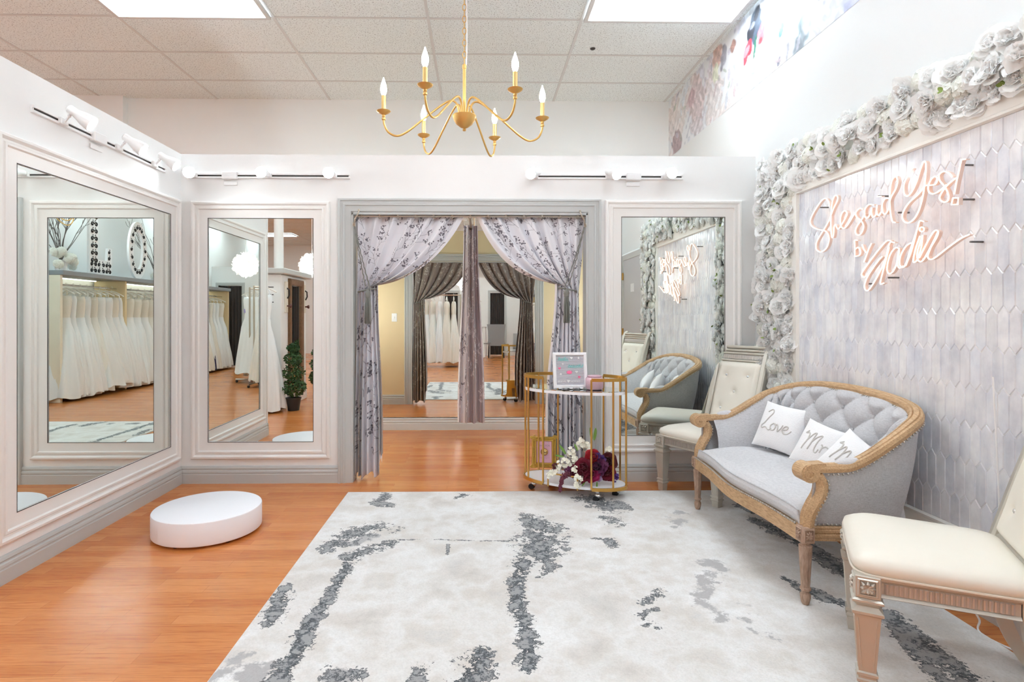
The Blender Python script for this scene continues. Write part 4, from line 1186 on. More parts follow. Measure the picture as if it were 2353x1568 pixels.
    # legs
    for s in (-1,1):
        c = Vector((-.302, s*.597, 0))
        b = MB(); b.cbox(c+Vector((0,0,.312)), (.054,.054,.070), .004)
        for ax in (0,1):
            for sg in (-1,1):
                if ax == 0 and sg == 1: continue
                d = Vector((sg,0,0)) if ax == 0 else Vector((0,sg,0)); e = Vector((0,1,0)) if ax == 0 else Vector((1,0,0))
                o_ = c+Vector((0,0,.312))+d*.027
                fnp = lambda a_, c_, h: o_+e*a_+Vector((0,0,c_))+d*h
                b.frame(-.022,.022,-.028,.028,[(0,0),(.002,.004),(.005,.004),(.006,.001)], fnp)
                for k in range(8):
                    a = k*PI/4; b.tube([fnp(0,0,.002), fnp(.010*math.cos(a),.012*math.sin(a),.006), fnp(.016*math.cos(a),.020*math.sin(a),.002)], [.002,.004,.001], 6)
        n = 36; prf = [(.020,.279),(.027,.272),(.027,.266),(.019,.262),(.019,.256),(.027,.250),(.027,.24),(.018,.075),(.022,.070),(.022,.063),(.016,.058),(.016,.05),(.021,.043),(.021,.03),(.016,.008),(.012,0.0)]
        rings = []
        for r, z in prf:
            fl = .13 if .07 < z < .245 else 0
            rings.append([c+Vector((r*(1-fl*abs(math.cos(a*4.5))**2)*math.cos(a), r*(1-fl*abs(math.cos(a*4.5))**2)*math.sin(a), z+.0125)) for a in np.linspace(0,2*PI,n,endpoint=False)])
        b.loft(rings); b.build('leg', M['oak_leg'], t, smooth=40)
        b = MB(); q = Vector((.155, s*.43, 0))
        b.loft([[q+Vector((px_+k*.05, py_+s*k*.02, z)) for px_,py_ in ((-w,-w),(w,-w),(w,w),(-w,w))] for z,w,k in ((.30,.024,0),(.2,.021,.15),(.0125,.015,1))]); b.build('leg', M['oak_leg'], t)
settee()

# ------------------------------------------------------------------ cushions with stitched words
M['cotton'] = mat('white_cotton_knit', (240,240,241), .9, sheen=.2, bump=(160,.5,.003))
M['stitch'] = mat('silver_thread', (203,200,196), .6)
WORDS = {
 'Love': [[(-.72,.62),(-.50,.80),(-.36,.62),(-.52,.30),(-.66,-.02),(-.80,-.16),(-.74,-.30),(-.52,-.22),(-.30,-.34),(-.16,-.22)],
          [(-.10,.06),(-.24,-.08),(-.18,-.30),(.0,-.26),(.06,-.06),(-.06,.06),(.10,.0)],
          [(.10,.06),(.20,-.06),(.22,-.30),(.36,-.10),(.40,.08)],
          [(.46,-.14),(.64,-.08),(.66,.06),(.54,.06),(.46,-.14),(.56,-.32),(.74,-.26),(.86,-.08)]],
 'Mr': [[(-.62,.56),(-.74,.40),(-.52,.44),(-.44,.10),(-.56,-.50)],[(-.46,.0),(-.26,.44),(-.12,.54),(-.14,.1),(-.22,-.42)],[(-.16,.0),(.06,.40),(.22,.52),(.16,.1),(.14,-.34),(.28,-.40),(.36,-.2)],
        [(.40,.10),(.48,-.02),(.46,-.34)],[(.46,-.10),(.60,.08),(.74,.04)]],
 'Mrs': [[(-.62,.56),(-.74,.40),(-.52,.44),(-.44,.10),(-.56,-.50)],[(-.46,.0),(-.26,.44),(-.14,.1),(-.22,-.42)],[(-.16,.0),(.06,.40),(.16,.1),(.14,-.34)],[(.30,.10),(.36,-.34)],[(.36,-.10),(.52,.06)],[(.74,.06),(.60,.0),(.74,-.16),(.60,-.34)]],
}
def cushion(label, pos, nrm, roll, w, word, thick=.055):
    t = thing('throw_pillow', label, 'pillow', pos)
    nrm = Vector(nrm).normalized(); up = Vector((0,0,1)); rt = up.cross(nrm).normalized(); up = nrm.cross(rt)
    B = Matrix((rt, up, nrm)).transposed().to_4x4() @ Matrix.Rotation(roll,4,'Z')
    def surf(u, v, sg):
        e = (max(0,1-u*u)**.55)*(max(0,1-v*v)**.55)
        pin = 1-.05*(1-abs(u*v))*0
        x = u*(1-.07*(1-v*v)*abs(u)**3); y = v*(1-.07*(1-u*u)*abs(v)**3)
        return B @ Vector((x*w/2, y*w/2, sg*thick*e*(1+.04*math.sin(7*u+5*v))))
    n = 34; sq = lambda i: math.sin((i/n*2-1)*PI/2)
    b = MB()
    for sg in (1,-1): b.loft([[surf(sq(i),sq(j),sg) for i in range(n+1)] for j in range(n+1)], False)
    body = b.build('cover', M['cotton'], t, smooth=80)
    b = MB()
    for st in WORDS[word]:
        c = catmull([(p[0]*.8,p[1]*.8,0) for p in st], 6)
        b.tube([surf(p.x,p.y,1)+nrm*.0015 for p in c], .0036, 6)
    b.build('embroidery', M['stitch'], body)
    return t
cushion('white pillow stitched Love at the far end of the grey settee', (1.785,3.335,.578), (-.80,-.42,.42), R(-5), .285, 'Love')
cushion('white pillow stitched Mr leaning in the middle of the grey settee', (1.765,2.915,.562), (-.80,-.40,.45), R(-12), .245, 'Mr')
cushion('white pillow half hidden behind the near arm of the grey settee', (1.745,2.645,.560), (-.78,-.38,.5), R(-28), .235, 'Mrs')

# ================================================================== CREAM CHAIRS
M['champagne'] = mat('champagne_silver', (208,203,192), .38, .5)
M['cream'] = mat('cream_faux_leather', (238,232,219), .42, bump=(9,.12,.01))
M['crystal'] = mat('crystal_button', (235,238,240), .08, .7)
def cream_chair(label, loc, rz):
    t = thing('dining_chair', label, 'chair', loc, rz, 'cream tufted chairs')
    FW, RW, D0, D1 = .228, .195, -.205, .205      # front/rear half widths, front/back of the frame
    mt = M['champagne']
    for s in (-1,1):
        x, y = s*FW, D0
        b = MB(); b.cbox((x,y,.362), (.072,.072,.072), .003)
        sq = lambda w, z: [Vector((x-w,y-w,z)), Vector((x+w,y-w,z)), Vector((x+w,y+w,z)), Vector((x-w,y+w,z))]
        b.loft([sq(w,z) for w,z in ((.036,.327),(.043,.322),(.043,.316),(.034,.308),(.029,.300),(.036,.292),(.043,.286),(.043,.278),(.036,.272),(.0355,.268),(.0235,.088),(.029,.084),(.029,.076),(.024,.072),(.024,.066),(.029,.062),(.029,.055),(.0235,.050),(.021,.0))])
        for (dx,dy) in ((0,-1),(s,0)):
            d = Vector((dx,dy,0)); e = Vector((1,0,0)) if dx == 0 else Vector((0,1,0)); o_ = Vector((x,y,.362))+d*.036
            fnp = lambda a_, c_, h: o_+e*a_+Vector((0,0,c_))+d*h
            b.frame(-.028,.028,-.028,.028,[(0,0),(.003,.004),(.006,.004),(.008,-.0),(.009,.0)], fnp)
            for k in range(8):
                a = k*PI/4+PI/8*0; L = .022 if k%2 == 0 else .026
                b.tube([fnp(0,0,.002), fnp(L*.6*math.cos(a),L*.6*math.sin(a),.006), fnp(L*math.cos(a),L*math.sin(a),.001)], [.002,.0055,.001], 6)
            # sunk panel edge on the leg
            fl = lambda w_, z_: Vector((x,y,z_))+d*(w_+.0)+e*0
            for sg in (-1,1):
                b.tube([Vector((x,y,.262))+d*.0352+e*(sg*.026), Vector((x,y,.096))+d*.0245+e*(sg*.0155)], .0016, 6)
        b.build('leg', mt, t, smooth=25)
        # sabre rear leg
        pth = catmull([(s*RW,D1,.40),(s*RW,D1+.0,.33),(s*RW,D1+.015,.22),(s*RW,D1+.055,.10),(s*RW,D1+.115,.0)], 6)
        b = MB(); b.sweep(pth, [(-.021,-.026),(.021,-.026),(.021,.026),(-.021,.026)], Vector((0,-1,0)), scale=[1-.25*q for q in np.linspace(0,1,len(pth))]); b.build('leg', mt, t, smooth=30)
    # seat rails: corners and fluted faces
    cor = [(-FW,D0),(FW,D0),(RW,D1),(-RW,D1)]
    b = MB()
    for i in range(4):
        a = Vector((*cor[i],0)); c = Vector((*cor[(i+1)%4],0)); d = (c-a).normalized(); n = Vector((d.y,-d.x,0))
        prf = [(-.012,.330),(.020,.330),(.026,.334),(.020,.340),(.016,.343),(.016,.378),(.022,.382),(.027,.388),(.027,.394),(.020,.398),(-.012,.398)]
        b.loft([[q+n*h+Vector((0,0,z)) for h,z in prf] for q in (a+d*.03,c-d*.03)])
        if i != 2:
            fl = MB(); L = (c-a).length-.085; k = int(L/.013)
            for j in range(k):
                p = a+d*(.043+L*(j+.5)/k)+n*.0165
                fl.tube([p+Vector((0,0,.3445)), p+Vector((0,0,.376))], .0052, 6)
            fl.build('fluted_band', M['champagne_light'], t)
    b.build('seat_rail', mt, t, smooth=25)
    # seat cushion
    b = MB(); rings = []
    def outline(k, z, off):
        out = []
        for a in np.linspace(0,2*PI,64,endpoint=False):
            ca, sa = math.cos(a), math.sin(a); p = .28
            x = math.copysign(abs(ca)**p, ca); y = math.copysign(abs(sa)**p, sa)
            hw = (FW+RW)/2+.028+(RW-FW)/2*y
            out.append(Vector((x*(hw+off)*k, (y*((D1-D0)/2+.034+off))*k, z)))
        return out
    for k, z, off in ((1,.397,-.012),(1,.400,.004),(1,.420,.012),(1,.440,.006),(1,.452,-.012),(.86,.464,0),(.6,.472,0),(.3,.476,0),(.05,.477,0)): rings.append(outline(k,z,off))
    b.loft(rings, True, True, True); b.build('seat', M['cream'], t, smooth=60)
    b = MB(); b.tube(outline(1,.400,.0075), .004, 6, True); b.build('seat_piping', M['cream'], t)
    # back: two scrolled stiles, crest, cushion
    bk = lambda z: D1+.012+.175*max(0,(z-.40)/.6)**1.15      # y of the back at height z
    for s in (-1,1):
        pth = catmull([(s*RW,D1,.385),(s*RW,bk(.5),.5),(s*(RW-.004),bk(.65),.65),(s*(RW-.004),bk(.8),.8),(s*(RW-.002),bk(.93),.93),(s*RW,bk(1.0)+.012,1.0),(s*RW,bk(1.02)+.045,1.022)], 6)
        b = MB(); b.sweep(pth, [(-.020,-.030),(.020,-.030),(.020,.018),(.012,.026),(-.012,.026),(-.020,.018)], Vector((0,-1,0)))
        c = Vector((s*RW, bk(1.02)+.052, 1.006))
        b.lathe([(0,-.026),(.020,-.026),(.024,-.022),(.024,.022),(.020,.026),(0,.026)], 20, Matrix.Translation(c) @ Matrix.Rotation(PI/2,4,'Y'))
        b.sphere(c+Vector((s*.027,0,0)), .010, 10, 6); b.build('back_stile', mt, t, smooth=30)
    def panel(z0, z1, hw, out):
        return lambda u, v: Vector(((u*2-1)*hw, bk(z0+(z1-z0)*v)+out(u,v), z0+(z1-z0)*v))
    hw = RW-.018
    def slab(name, z0, z1, m, fr, rr, nu=2, nv=14):
        b = MB(); f = panel(z0,z1,hw,fr); r = panel(z0,z1,hw,rr)
        b.grid(f, nu, nv); b.grid(r, nu, nv)
        for v in (0,1): b.add([f(0,v),f(1,v),r(1,v),r(0,v)],[(0,1,2,3)])
        return b.build(name, m, t, smooth=40)
    slab('back_panel', .46, 1.0, mt, lambda u,v: .004, lambda u,v: .024)
    b = MB()
    for z, r in ((1.012,.013),(.988,.011),(.967,.010),(.915,.008)):
        b.tube([(-hw,bk(z)-.004,z),(hw,bk(z)-.004,z)], r, 12)
    b.build('crest_rail', mt, t)
    b = MB(); b.tube([(-hw,bk(.455)-.004,.455),(hw,bk(.455)-.004,.455)], .012, 12); b.build('lower_rail', mt, t)
    b = MB(); k = 34
    for j in range(k):
        x = -hw+.006+(2*hw-.012)*(j+.5)/k; b.tube([(x,bk(.926)-.005,.926),(x,bk(.956)-.005,.956)], .0042, 6)
    b.build('crest_fluting', M['champagne_light'], t)
    z0, z1 = .468, .905; btn = [(.25,.78),(.75,.78),(.5,.52),(.25,.24),(.75,.24)]
    def cfr(u, v):
        e = min(1,min(u,1-u)/.09)**.5*min(1,min(v,1-v)/.06)**.5
        h = .030*e
        for bu, bv in btn:
            dd = math.hypot((u-bu)*2*hw, (v-bv)*(z1-z0)); h -= .020*math.exp(-dd/.022)
        return -.004-max(0,h)
    b = MB(); b.grid(panel(z0,z1,hw-.004,cfr), 44, 52); b.build('back_cushion', M['cream'], t, smooth=80)
    for bu, bv in btn:
        z = z0+(z1-z0)*bv; b = MB(); b.sphere(((bu*2-1)*(hw-.004), bk(z)-.020, z), .0095, 10, 6, (1,.6,1)); b.build('crystal_button', M['crystal'], t)
    return t
M['champagne_light'] = mat('pale_champagne', (212,206,200), .3, .6)
def place_chair(p0, p1, label, z=0.0):
    """p0 nearer, p1 farther front foot (floor points); chair faces left of the line from p0 to p1"""
    d = Vector((p1.x-p0.x, p1.y-p0.y, 0)).normalized(); face = Vector((-d.y, d.x, 0))
    c = (p0+p1)/2-face*.205; c.z = z
    return cream_chair(label, c, math.atan2(face.x, -face.y))
n0 = P(1992,1344,z=.374); n1 = P(1962,1441,z=.012)
place_chair(n0, n1, 'near cream chair cut off by the right edge of the photo, standing on the rug', .0125)
f0 = P(1645,1168,z=.0); f1 = P(1525,1127,z=.0)
place_chair(f0, f1, 'far cream tufted chair in the corner beside the gold cart', .0)

# ================================================================== GOLD BAR CART AND WHAT STANDS ON IT
M['marble'] = mat('white_shelf', (243,242,245), .25)
M['glasstop'] = mat('mirrored_shelf_glass', (222,228,222), .03, 1.0)
CC, CA, CA_, CB_ = Vector((.668,3.985,0)), R(-26.5), .365, .182
def cartp(a, b, z): return Vector((a, -b, z))       # cart space: a along, b to the front
def cart():
    t = thing('bar_cart', 'oval gold two tier bar cart standing in front of the right doorway curtain', 'bar cart', CC, CA)
    ell = lambda a: (CA_*math.cos(a), CB_*math.sin(a))
    a0 = math.acos(.17/CA_)
    def arcpts(side, k=1.0, n=40):
        # side +1: right end, from the front gap round to the back gap
        if side > 0: an = np.linspace(a0, -a0, n)
        else: an = np.linspace(PI-a0, PI+a0, n)
        return [(CA_*k*math.cos(q), CB_*k*math.sin(q)) for q in an]
    flat = lambda w, h: [(-w/2,-h/2),(w/2,-h/2),(w/2,h/2),(-w/2,h/2)]
    for side in (-1,1):
        b = MB(); b.sweep([cartp(p,q,.815) for p,q in arcpts(side)], flat(.008,.022)); b.build('guard_rail', M['gold'], t, smooth=30)
        b = MB(); b.sweep([cartp(p,q,.088) for p,q in arcpts(side,1.015)], flat(.008,.022)); b.build('base_ring', M['gold'], t, smooth=30)
        pts = arcpts(side, 1, 41)
        for i in (0, 9, 20, 31, 40):
            p, q = pts[i]
            b = MB(); b.cbox(cartp(p,q,.452), (.0115,.0115,.728), .0012); b.build('post', M['gold'], t)
    n = 96
    ring = [ell(2*PI*k/n) for k in range(n)]
    b = MB(); b.prism([(p*.985,q*.985) for p,q in ring], cartp, .712, .732); b.build('upper_shelf', M['marble'], t, smooth=40)
    b = MB(); b.prism([(p*.98,q*.98) for p,q in ring], cartp, .7325, .7375); b.build('shelf_glass', M['glasstop'], t, smooth=40)
    b = MB(); b.prism([(p*.985,q*.985) for p,q in ring], cartp, .082, .1); b.build('lower_shelf', M['marble'], t, smooth=40)
    fb = lambda a: CB_*math.sqrt(1-(a/CA_)**2)
    b = MB(); z = .165
    for p, q in ((-.13,z),(.08,z)):
        b.cbox(cartp(p, fb(p)+.002, (z+.075)/2), (.009,.009,z-.075), .001)
    b.sweep([cartp(-.1345,fb(-.13)+.002,z),cartp(.0845,fb(.08)+.002,z)], flat(.009,.009)); b.build('bottle_guard', M['gold'], t)
    for p, q in ((-.29,.045),(.20,.125),(.29,-.045),(-.20,-.125)):
        b = MB(); c = cartp(p,q,0)
        b.lathe([(.006,.074),(.014,.07),(.014,.066),(.006,.062),(.006,.05),(0,.05)], 14, Matrix.Translation(c))
        b.sphere(c+Vector((.004,0,.040)), .023, 16, 10, (1,.72,.8)); h = b.build('caster', M['chrome'], t)
        b = MB()
        for s in (-1,1): b.lathe([(0,-.007),(.019,-.007),(.021,0),(.019,.007),(0,.007)], 18, Matrix.Translation(c+Vector((-.008,s*.013,.021))) @ Matrix.Rotation(PI/2,4,'X'))
        b.build('wheel', M['black'], h)
cart()

def text(body, size, m, loc, rot, parent, name='lettering', ext=.0006, align='CENTER', shear=0, space=1.0):
    c = bpy.data.curves.new(name, 'FONT'); c.body = body; c.size = size; c.extrude = ext; c.align_x = align; c.align_y = 'CENTER'; c.shear = shear; c.space_character = space
    c.materials.append(m)
    tmp = bpy.data.objects.new(name, c); C.objects.link(tmp)
    me = bpy.data.meshes.new_from_object(tmp.evaluated_get(bpy.context.evaluated_depsgraph_get()))
    bpy.data.objects.remove(tmp); bpy.data.curves.remove(c)
    o = bpy.data.objects.new(name, me); C.objects.link(o); o.parent = parent; o.location = loc; o.rotation_euler = rot
    return o
def leaner(name, label, cat, base, w, rz, tilt):
    t = thing(name, label, cat, base); t.rotation_euler = (-tilt, 0, rz); return t
M['teal'] = mat('teal_letter', (120,214,208), .5); M['pink'] = mat('hot_pink_marker', (250,120,165), .5); M['white_letter'] = mat('white_letter', (250,250,250), .5)
M['felt'] = mat('grey_felt', (212,211,218), .95)
def heart(s, n=24):
    return [(s*16*math.sin(a)**3/17, s*(13*math.cos(a)-5*math.cos(2*a)-2*math.cos(3*a)-math.cos(4*a))/17) for a in np.linspace(0,2*PI,n,endpoint=False)]
def star(s, k=5): return [((s if i%2==0 else s*.45)*math.sin(i*PI/k), (s if i%2==0 else s*.45)*math.cos(i*PI/k)) for i in range(2*k)]
def letter_board():
    q = P(1311,889,y=3.905)
    t = leaner('letter_board', 'white framed grey felt letter board on the upper shelf of the gold cart', 'letter board', (q.x, q.y, .7378), .24, R(4), R(9))
    f = lambda a, c, h: Vector((a, -h, c))
    w, H = .118, .252
    b = MB(); b.frame(-w, w, .006, H, [(0,-.012),(0,.014),(.004,.016),(.018,.016),(.021,.012),(.0215,.004)], f); b.prism([(-w,.006),(w,.006),(w,H),(-w,H)], f, -.012, -.008); b.build('frame', M['white_board'], t, smooth=25)
    b = MB(); z = .028
    while z < H-.022: b.tube([(-w+.021,-.003,z),(w-.021,-.003,z)], .0042, 6); z += .0088
    b.prism([(-w+.02,.026),(w-.02,.026),(w-.02,H-.02),(-w+.02,H-.02)], f, -.006, .001); b.build('felt', M['felt'], t, smooth=50)
    b = MB()
    for x in (-.075,.0,.075): b.cbox((x,-.004,.004), (.022,.03,.007), .001)
    b.build('stand_feet', M['white_board'], t)
    rx = (PI/2,0,0)
    text('hello,', .040, M['teal'], (-.048,-.009,.205), rx, t, shear=.35, space=.9)
    text('beautiful', .034, M['teal'], (.036,-.009,.158), rx, t, shear=.35, space=.92)
    text('BRIDAL\u2665NOVIAS', .0185, M['white_letter'], (-.012,-.009,.053), rx, t, space=1.05)
    for pts, x, z, m in ((heart(.010),.012,.214,'white_letter'),(star(.010),.062,.214,'white_letter'),(star(.009,6),-.05,.172,'white_letter'),(heart(.010),-.074,.143,'pink'),(star(.010),-.066,.103,'white_letter'),
                         (heart(.010),.045,.118,'white_letter'),(star(.012,8),.062,.082,'pink')):
        b = MB(); b.prism([(p+x,r+z) for p,r in pts], f, .006, .0095); b.build('peg_marker', M[m], t, smooth=0)
    b = MB(); b.prism([(-.006+.019*math.cos(a)*(1+.08*math.cos(8*a)), .115+.012*math.sin(a)*(1+.08*math.cos(8*a))) for a in np.linspace(0,2*PI,40,endpoint=False)], f, .006, .009); b.build('peg_marker', M['pink'], t, smooth=0)
letter_board()
def candle():
    q = P(1366,893,y=3.88)
    t = thing('candle_jar', 'pale pink textured glass candle jar with lid on the upper shelf of the gold cart', 'candle', (q.x, q.y, .7378))
    m = mat('pink_textured_glass', (232,196,208), .18, bump=(170,.6,.004), coat=.4)
    b = MB(); n = 40; rings = []
    for r, z in [(.044,.0),(.054,.004),(.060,.016),(.061,.05),(.060,.074),(.055,.082),(.050,.085)]:
        rings.append([Vector((r*math.cos(a)*(1+.010*math.cos(20*a)), r*math.sin(a)*(1+.010*math.cos(20*a)), z)) for a in np.linspace(0,2*PI,n*2,endpoint=False)])
    b.loft(rings); b.build('jar', m, t)
    b = MB(); b.lathe([(.046,.085),(.050,.088),(.050,.094),(.042,.100),(.015,.103),(0,.103)], 40); b.build('lid', mat('pink_glass_lid', (206,166,178), .12, coat=.5), t)
candle()
def bell_frame():
    q = P(1251,1078,z=.1)
    t = leaner('picture_frame', 'ornate gold frame with pink card and brass bell on the lower cart shelf', 'picture frame', (q.x, q.y+.02, .1045), .19, R(-6), R(10))
    f = lambda a, c, h: Vector((a, -h, c))
    w, H = .092, .228; mg = M['gold_leaf']
    b = MB(); b.frame(-w,w,0,H,[(0,-.014),(0,.006),(.005,.012),(.012,.012),(.018,.006),(.024,.010),(.030,.010),(.034,.004),(.036,-.002)], f)
    b.prism([(-w,.0),(w,0),(w,H),(-w,H)], f, -.014, -.010)
    b.build('frame', mg, t, smooth=30)
    rg = random.Random(9); b = MB()
    for cx, cz, sx_, sz_ in ((-w,0,1,1),(w,0,-1,1),(w,H,-1,-1),(-w,H,1,-1)):
        for k in range(9):
            a = rg.uniform(0,PI/2); r = rg.uniform(.008,.038)
            x = cx+sx_*(r*math.cos(a)-.006); z = max(.004, cz+sz_*(r*math.sin(a)-.004))
            sp = [f(x+.008*math.cos(2.2*q_+a*5)*(1-q_*.12), z+.008*math.sin(2.2*q_+a*5)*(1-q_*.12), .012+.004*math.sin(q_)) for q_ in np.linspace(0,3,10)]
            b.tube(sp, .0030, 6)
    for cx, cz, vert in ((0,H-.012,0),(0,.012,0),(-w+.012,H/2,1),(w-.012,H/2,1)):
        for k in range(-3,4):
            o = k*.010; x, z = (cx, cz+o) if vert else (cx+o, cz)
            sp = [f(x+.006*math.cos(2.4*q_+k), z+.006*math.sin(2.4*q_+k), .013) for q_ in np.linspace(0,2.5,8)]
            b.tube(sp, .0030, 6)
    b.build('scrollwork', mg, t)
    b = MB(); b.prism([(-w+.034,.034),(w-.034,.034),(w-.034,H-.034),(-w+.034,H-.034)], f, -.010, -.003); b.build('card', mat('pink_card', (246,192,210), .6), t, smooth=0)
    ink = mat('grey_print', (182,150,160), .6)
    text('RING FOR', .0195, ink, (.0,.0025,.160), (PI/2,0,0), t, ext=.0003)
    text('champagne', .0185, mat('pale_pink_print', (226,168,190), .6), (.0,.0025,.072), (PI/2,0,0), t, ext=.0003, shear=.4)
    Mx = Matrix.Translation(f(.002,.115,.0)) @ Matrix.Rotation(PI/2,4,'X')
    b = MB(); b.lathe([(.027,-.002),(.028,.004),(.025,.014),(.018,.021),(.008,.0245),(0,.025)], 30, Mx); bl = b.build('bell', mat('pale_brass', (222,190,130), .25, .9), t)
    b = MB(); b.sphere(f(.002,.115,.026), .0035, 10, 6); b.build('bell_screw', M['steel'], bl)
    b = MB(); b.add([f(-.02,.11,-.014),f(.02,.11,-.014),f(.02,.004,-.075),f(-.02,.004,-.075),f(-.02,.11,-.017),f(.02,.11,-.017),f(.02,.004,-.078),f(-.02,.004,-.078)],[(0,1,2,3),(4,5,6,7),(0,1,5,4),(1,2,6,5),(2,3,7,6),(3,0,4,7)]); b.build('easel_back', mat('brown_board', (140,104,60), .8), t, smooth=0)
M['gold_leaf'] = mat('gold_leaf', (206,172,84), .38, .75)
bell_frame()
def bouquet():
    rg = random.Random(12)
    org = P(1345,1085,y=3.86); org.z = .1
    t = thing('bouquet', 'burgundy, purple and white silk bouquet lying on the lower cart shelf', 'bouquet', org)
    col = {k: mat(n, c, .6, sheen=.1) for k, n, c in (('burg','burgundy_petal',(120,14,44)),('red','red_petal',(176,18,36)),('plum','plum_petal',(92,26,72)),('mag','magenta_petal',(158,24,86)),
           ('pur','purple_petal',(72,36,110)),('white','cream_petal',(247,244,228)),('maroon','maroon_petal',(84,14,24)),('amar','amaranth',(112,44,66)),('green','bouquet_leaf',(110,148,60)),('lil','lilac_petal',(150,120,160)))}
    def pos(u, v, y): return P(u,v,y=y)-org
    view = Vector((-.35,-.9,.25)).normalized()
    def place(b, name, m, p, s=1, d=None):
        d = (d or view+Vector((rg.uniform(-.4,.4),rg.uniform(-.2,.2),rg.uniform(-.2,.5)))).normalized()
        bb = MB(); bb.merge(b, Matrix.Translation(p) @ d.to_track_quat('Z','Y').to_matrix().to_4x4() @ Matrix.Rotation(rg.uniform(0,6),4,'Z') @ Matrix.Scale(s,4))
        return bb.build(name, m, t, smooth=60, recalc=False)
    for u,v,y,c,r in ((1362,1052,3.86,'red',.050),(1343,1075,3.84,'burg',.058),(1398,1062,3.90,'maroon',.055),(1362,1092,3.82,'mag',.048),(1398,1088,3.86,'burg',.050),(1338,1092,3.83,'burg',.05),(1376,1075,3.83,'plum',.052),(1322,1083,3.85,'burg',.042)):
        place(rose(rg, r), 'rose', col[c], pos(u,v,y), 1)
    def cluster(name, c, u, v, y, n, rad, fl=.012, pet=5, ax=(1,1,1)):
        b = MB(); ctr = pos(u,v,y)
        for k in range(n):
            d = Vector((rg.gauss(0,1), rg.gauss(0,1)-.7, rg.gauss(0,1)+.2)).normalized()
            p = ctr+Vector((d.x*ax[0],d.y*ax[1],d.z*ax[2]))*rad*rg.uniform(.6,1)
            B = Matrix.Translation(p) @ (d+view*.8).to_track_quat('Z','Y').to_matrix().to_4x4() @ Matrix.Rotation(rg.uniform(0,6),4,'Z')
            for q in range(pet): petal(b, B @ Matrix.Rotation(q*2*PI/pet,4,'Z') @ Matrix.Rotation(R(18),4,'X'), fl, fl*.5, .15, -.1, n=2, k=2)
            if c == 'white': b.sphere(p+d*.002, fl*.16, 6, 4)
        b.build(name, col[c], t, smooth=60, recalc=False)
    for a in ((1312,1040,3.9,11,.036),(1335,1022,3.92,12,.034),(1350,1028,3.92,10,.030),(1300,1066,3.88,12,.034),(1318,1056,3.88,8,.028),(1288,1072,3.88,9,.030),(1272,1088,3.86,8,.026),(1264,1092,3.86,6,.022),(1320,1080,3.82,7,.025),(1330,1100,3.80,9,.028),(1326,1114,3.79,8,.024),(1402,1036,3.94,9,.026),(1338,1014,3.93,5,.018)):
        cluster('white_blossom', 'white', *a[:3], a[3], a[4], .0165)
    for a in ((1370,1048,3.86,26,.034),(1412,1096,3.84,24,.028),(1382,1058,3.86,18,.03)): cluster('purple_blossom', 'pur', *a[:3], a[3], a[4], .012)
    cluster('plum_blossom', 'plum', 1384, 1070, 3.83, 24, .034, .015); cluster('lilac_blossom', 'lil', 1376, 1098, 3.81, 14, .022, .014)
    cluster('plum_blossom', 'plum', 1305, 1080, 3.84, 12, .022, .012); cluster('plum_blossom', 'maroon', 1275, 1072, 3.87, 8, .016, .012)
    b = MB()       # trailing amaranth tassel falling over the shelf edge
    cpts = catmull([pos(1310,1090,3.82),pos(1296,1094,3.80),pos(1290,1108,3.795),pos(1287,1128,3.795)],8)
    for i, p in enumerate(cpts):
        rr = .018*(1-.6*i/len(cpts))+.004
        for k in range(12):
            d = Vector((rg.gauss(0,1),rg.gauss(0,1),rg.gauss(0,1))).normalized(); b.sphere(p+d*rr*rg.uniform(.4,1), rg.uniform(.004,.006), 6, 4)
    b.build('amaranth_tassel', col['amar'], t)
    for u,v,y,L,ang in ((1300,1044,3.9,.075,.6),(1295,1050,3.9,.06,1.4),(1365,1012,3.93,.085,-.2),(1360,1010,3.93,.08,.1),(1345,1106,3.8,.04,2.5),(1372,1108,3.8,.045,3.0),(1327,1036,3.88,.05,.4)):
        b = MB(); p = pos(u,v,y)
        petal(b, Matrix.Translation(p) @ Matrix.Rotation(R(75),4,'X') @ Matrix.Rotation(ang,4,'Z'), L, L*.13, .1, -.2, n=5, k=2); b.build('leaf', col['green'], t, smooth=60, recalc=False)
bouquet()

# ================================================================== THE SHOP BEHIND THE VIEWER (seen in the mirrors)
def VC(u, v, D=None, x=None, y=None, z=None):
    """room point seen after the two-mirror corner (half turn about the corner edge)"""
    q = P(u, v, y=D) if D else (P(u,v,z=z) if z is not None else P(u,v,x=x))
    return Vector((2*XL-q.x, 2*YB-q.y, q.z))
def VB(u, v, D=None, z=None):
    """room point seen in the back partition mirrors"""
    q = P(u, v, y=D) if D else P(u, v, z=z)
    return Vector((q.x, 2*YB-q.y, q.z))
def VF(u, v, D=None, z=None):
    q = P(u, v, y=D) if D else P(u, v, z=z)
    return Vector((q.x, 2*(YF-.016)-q.y, q.z))
YR = -5.45
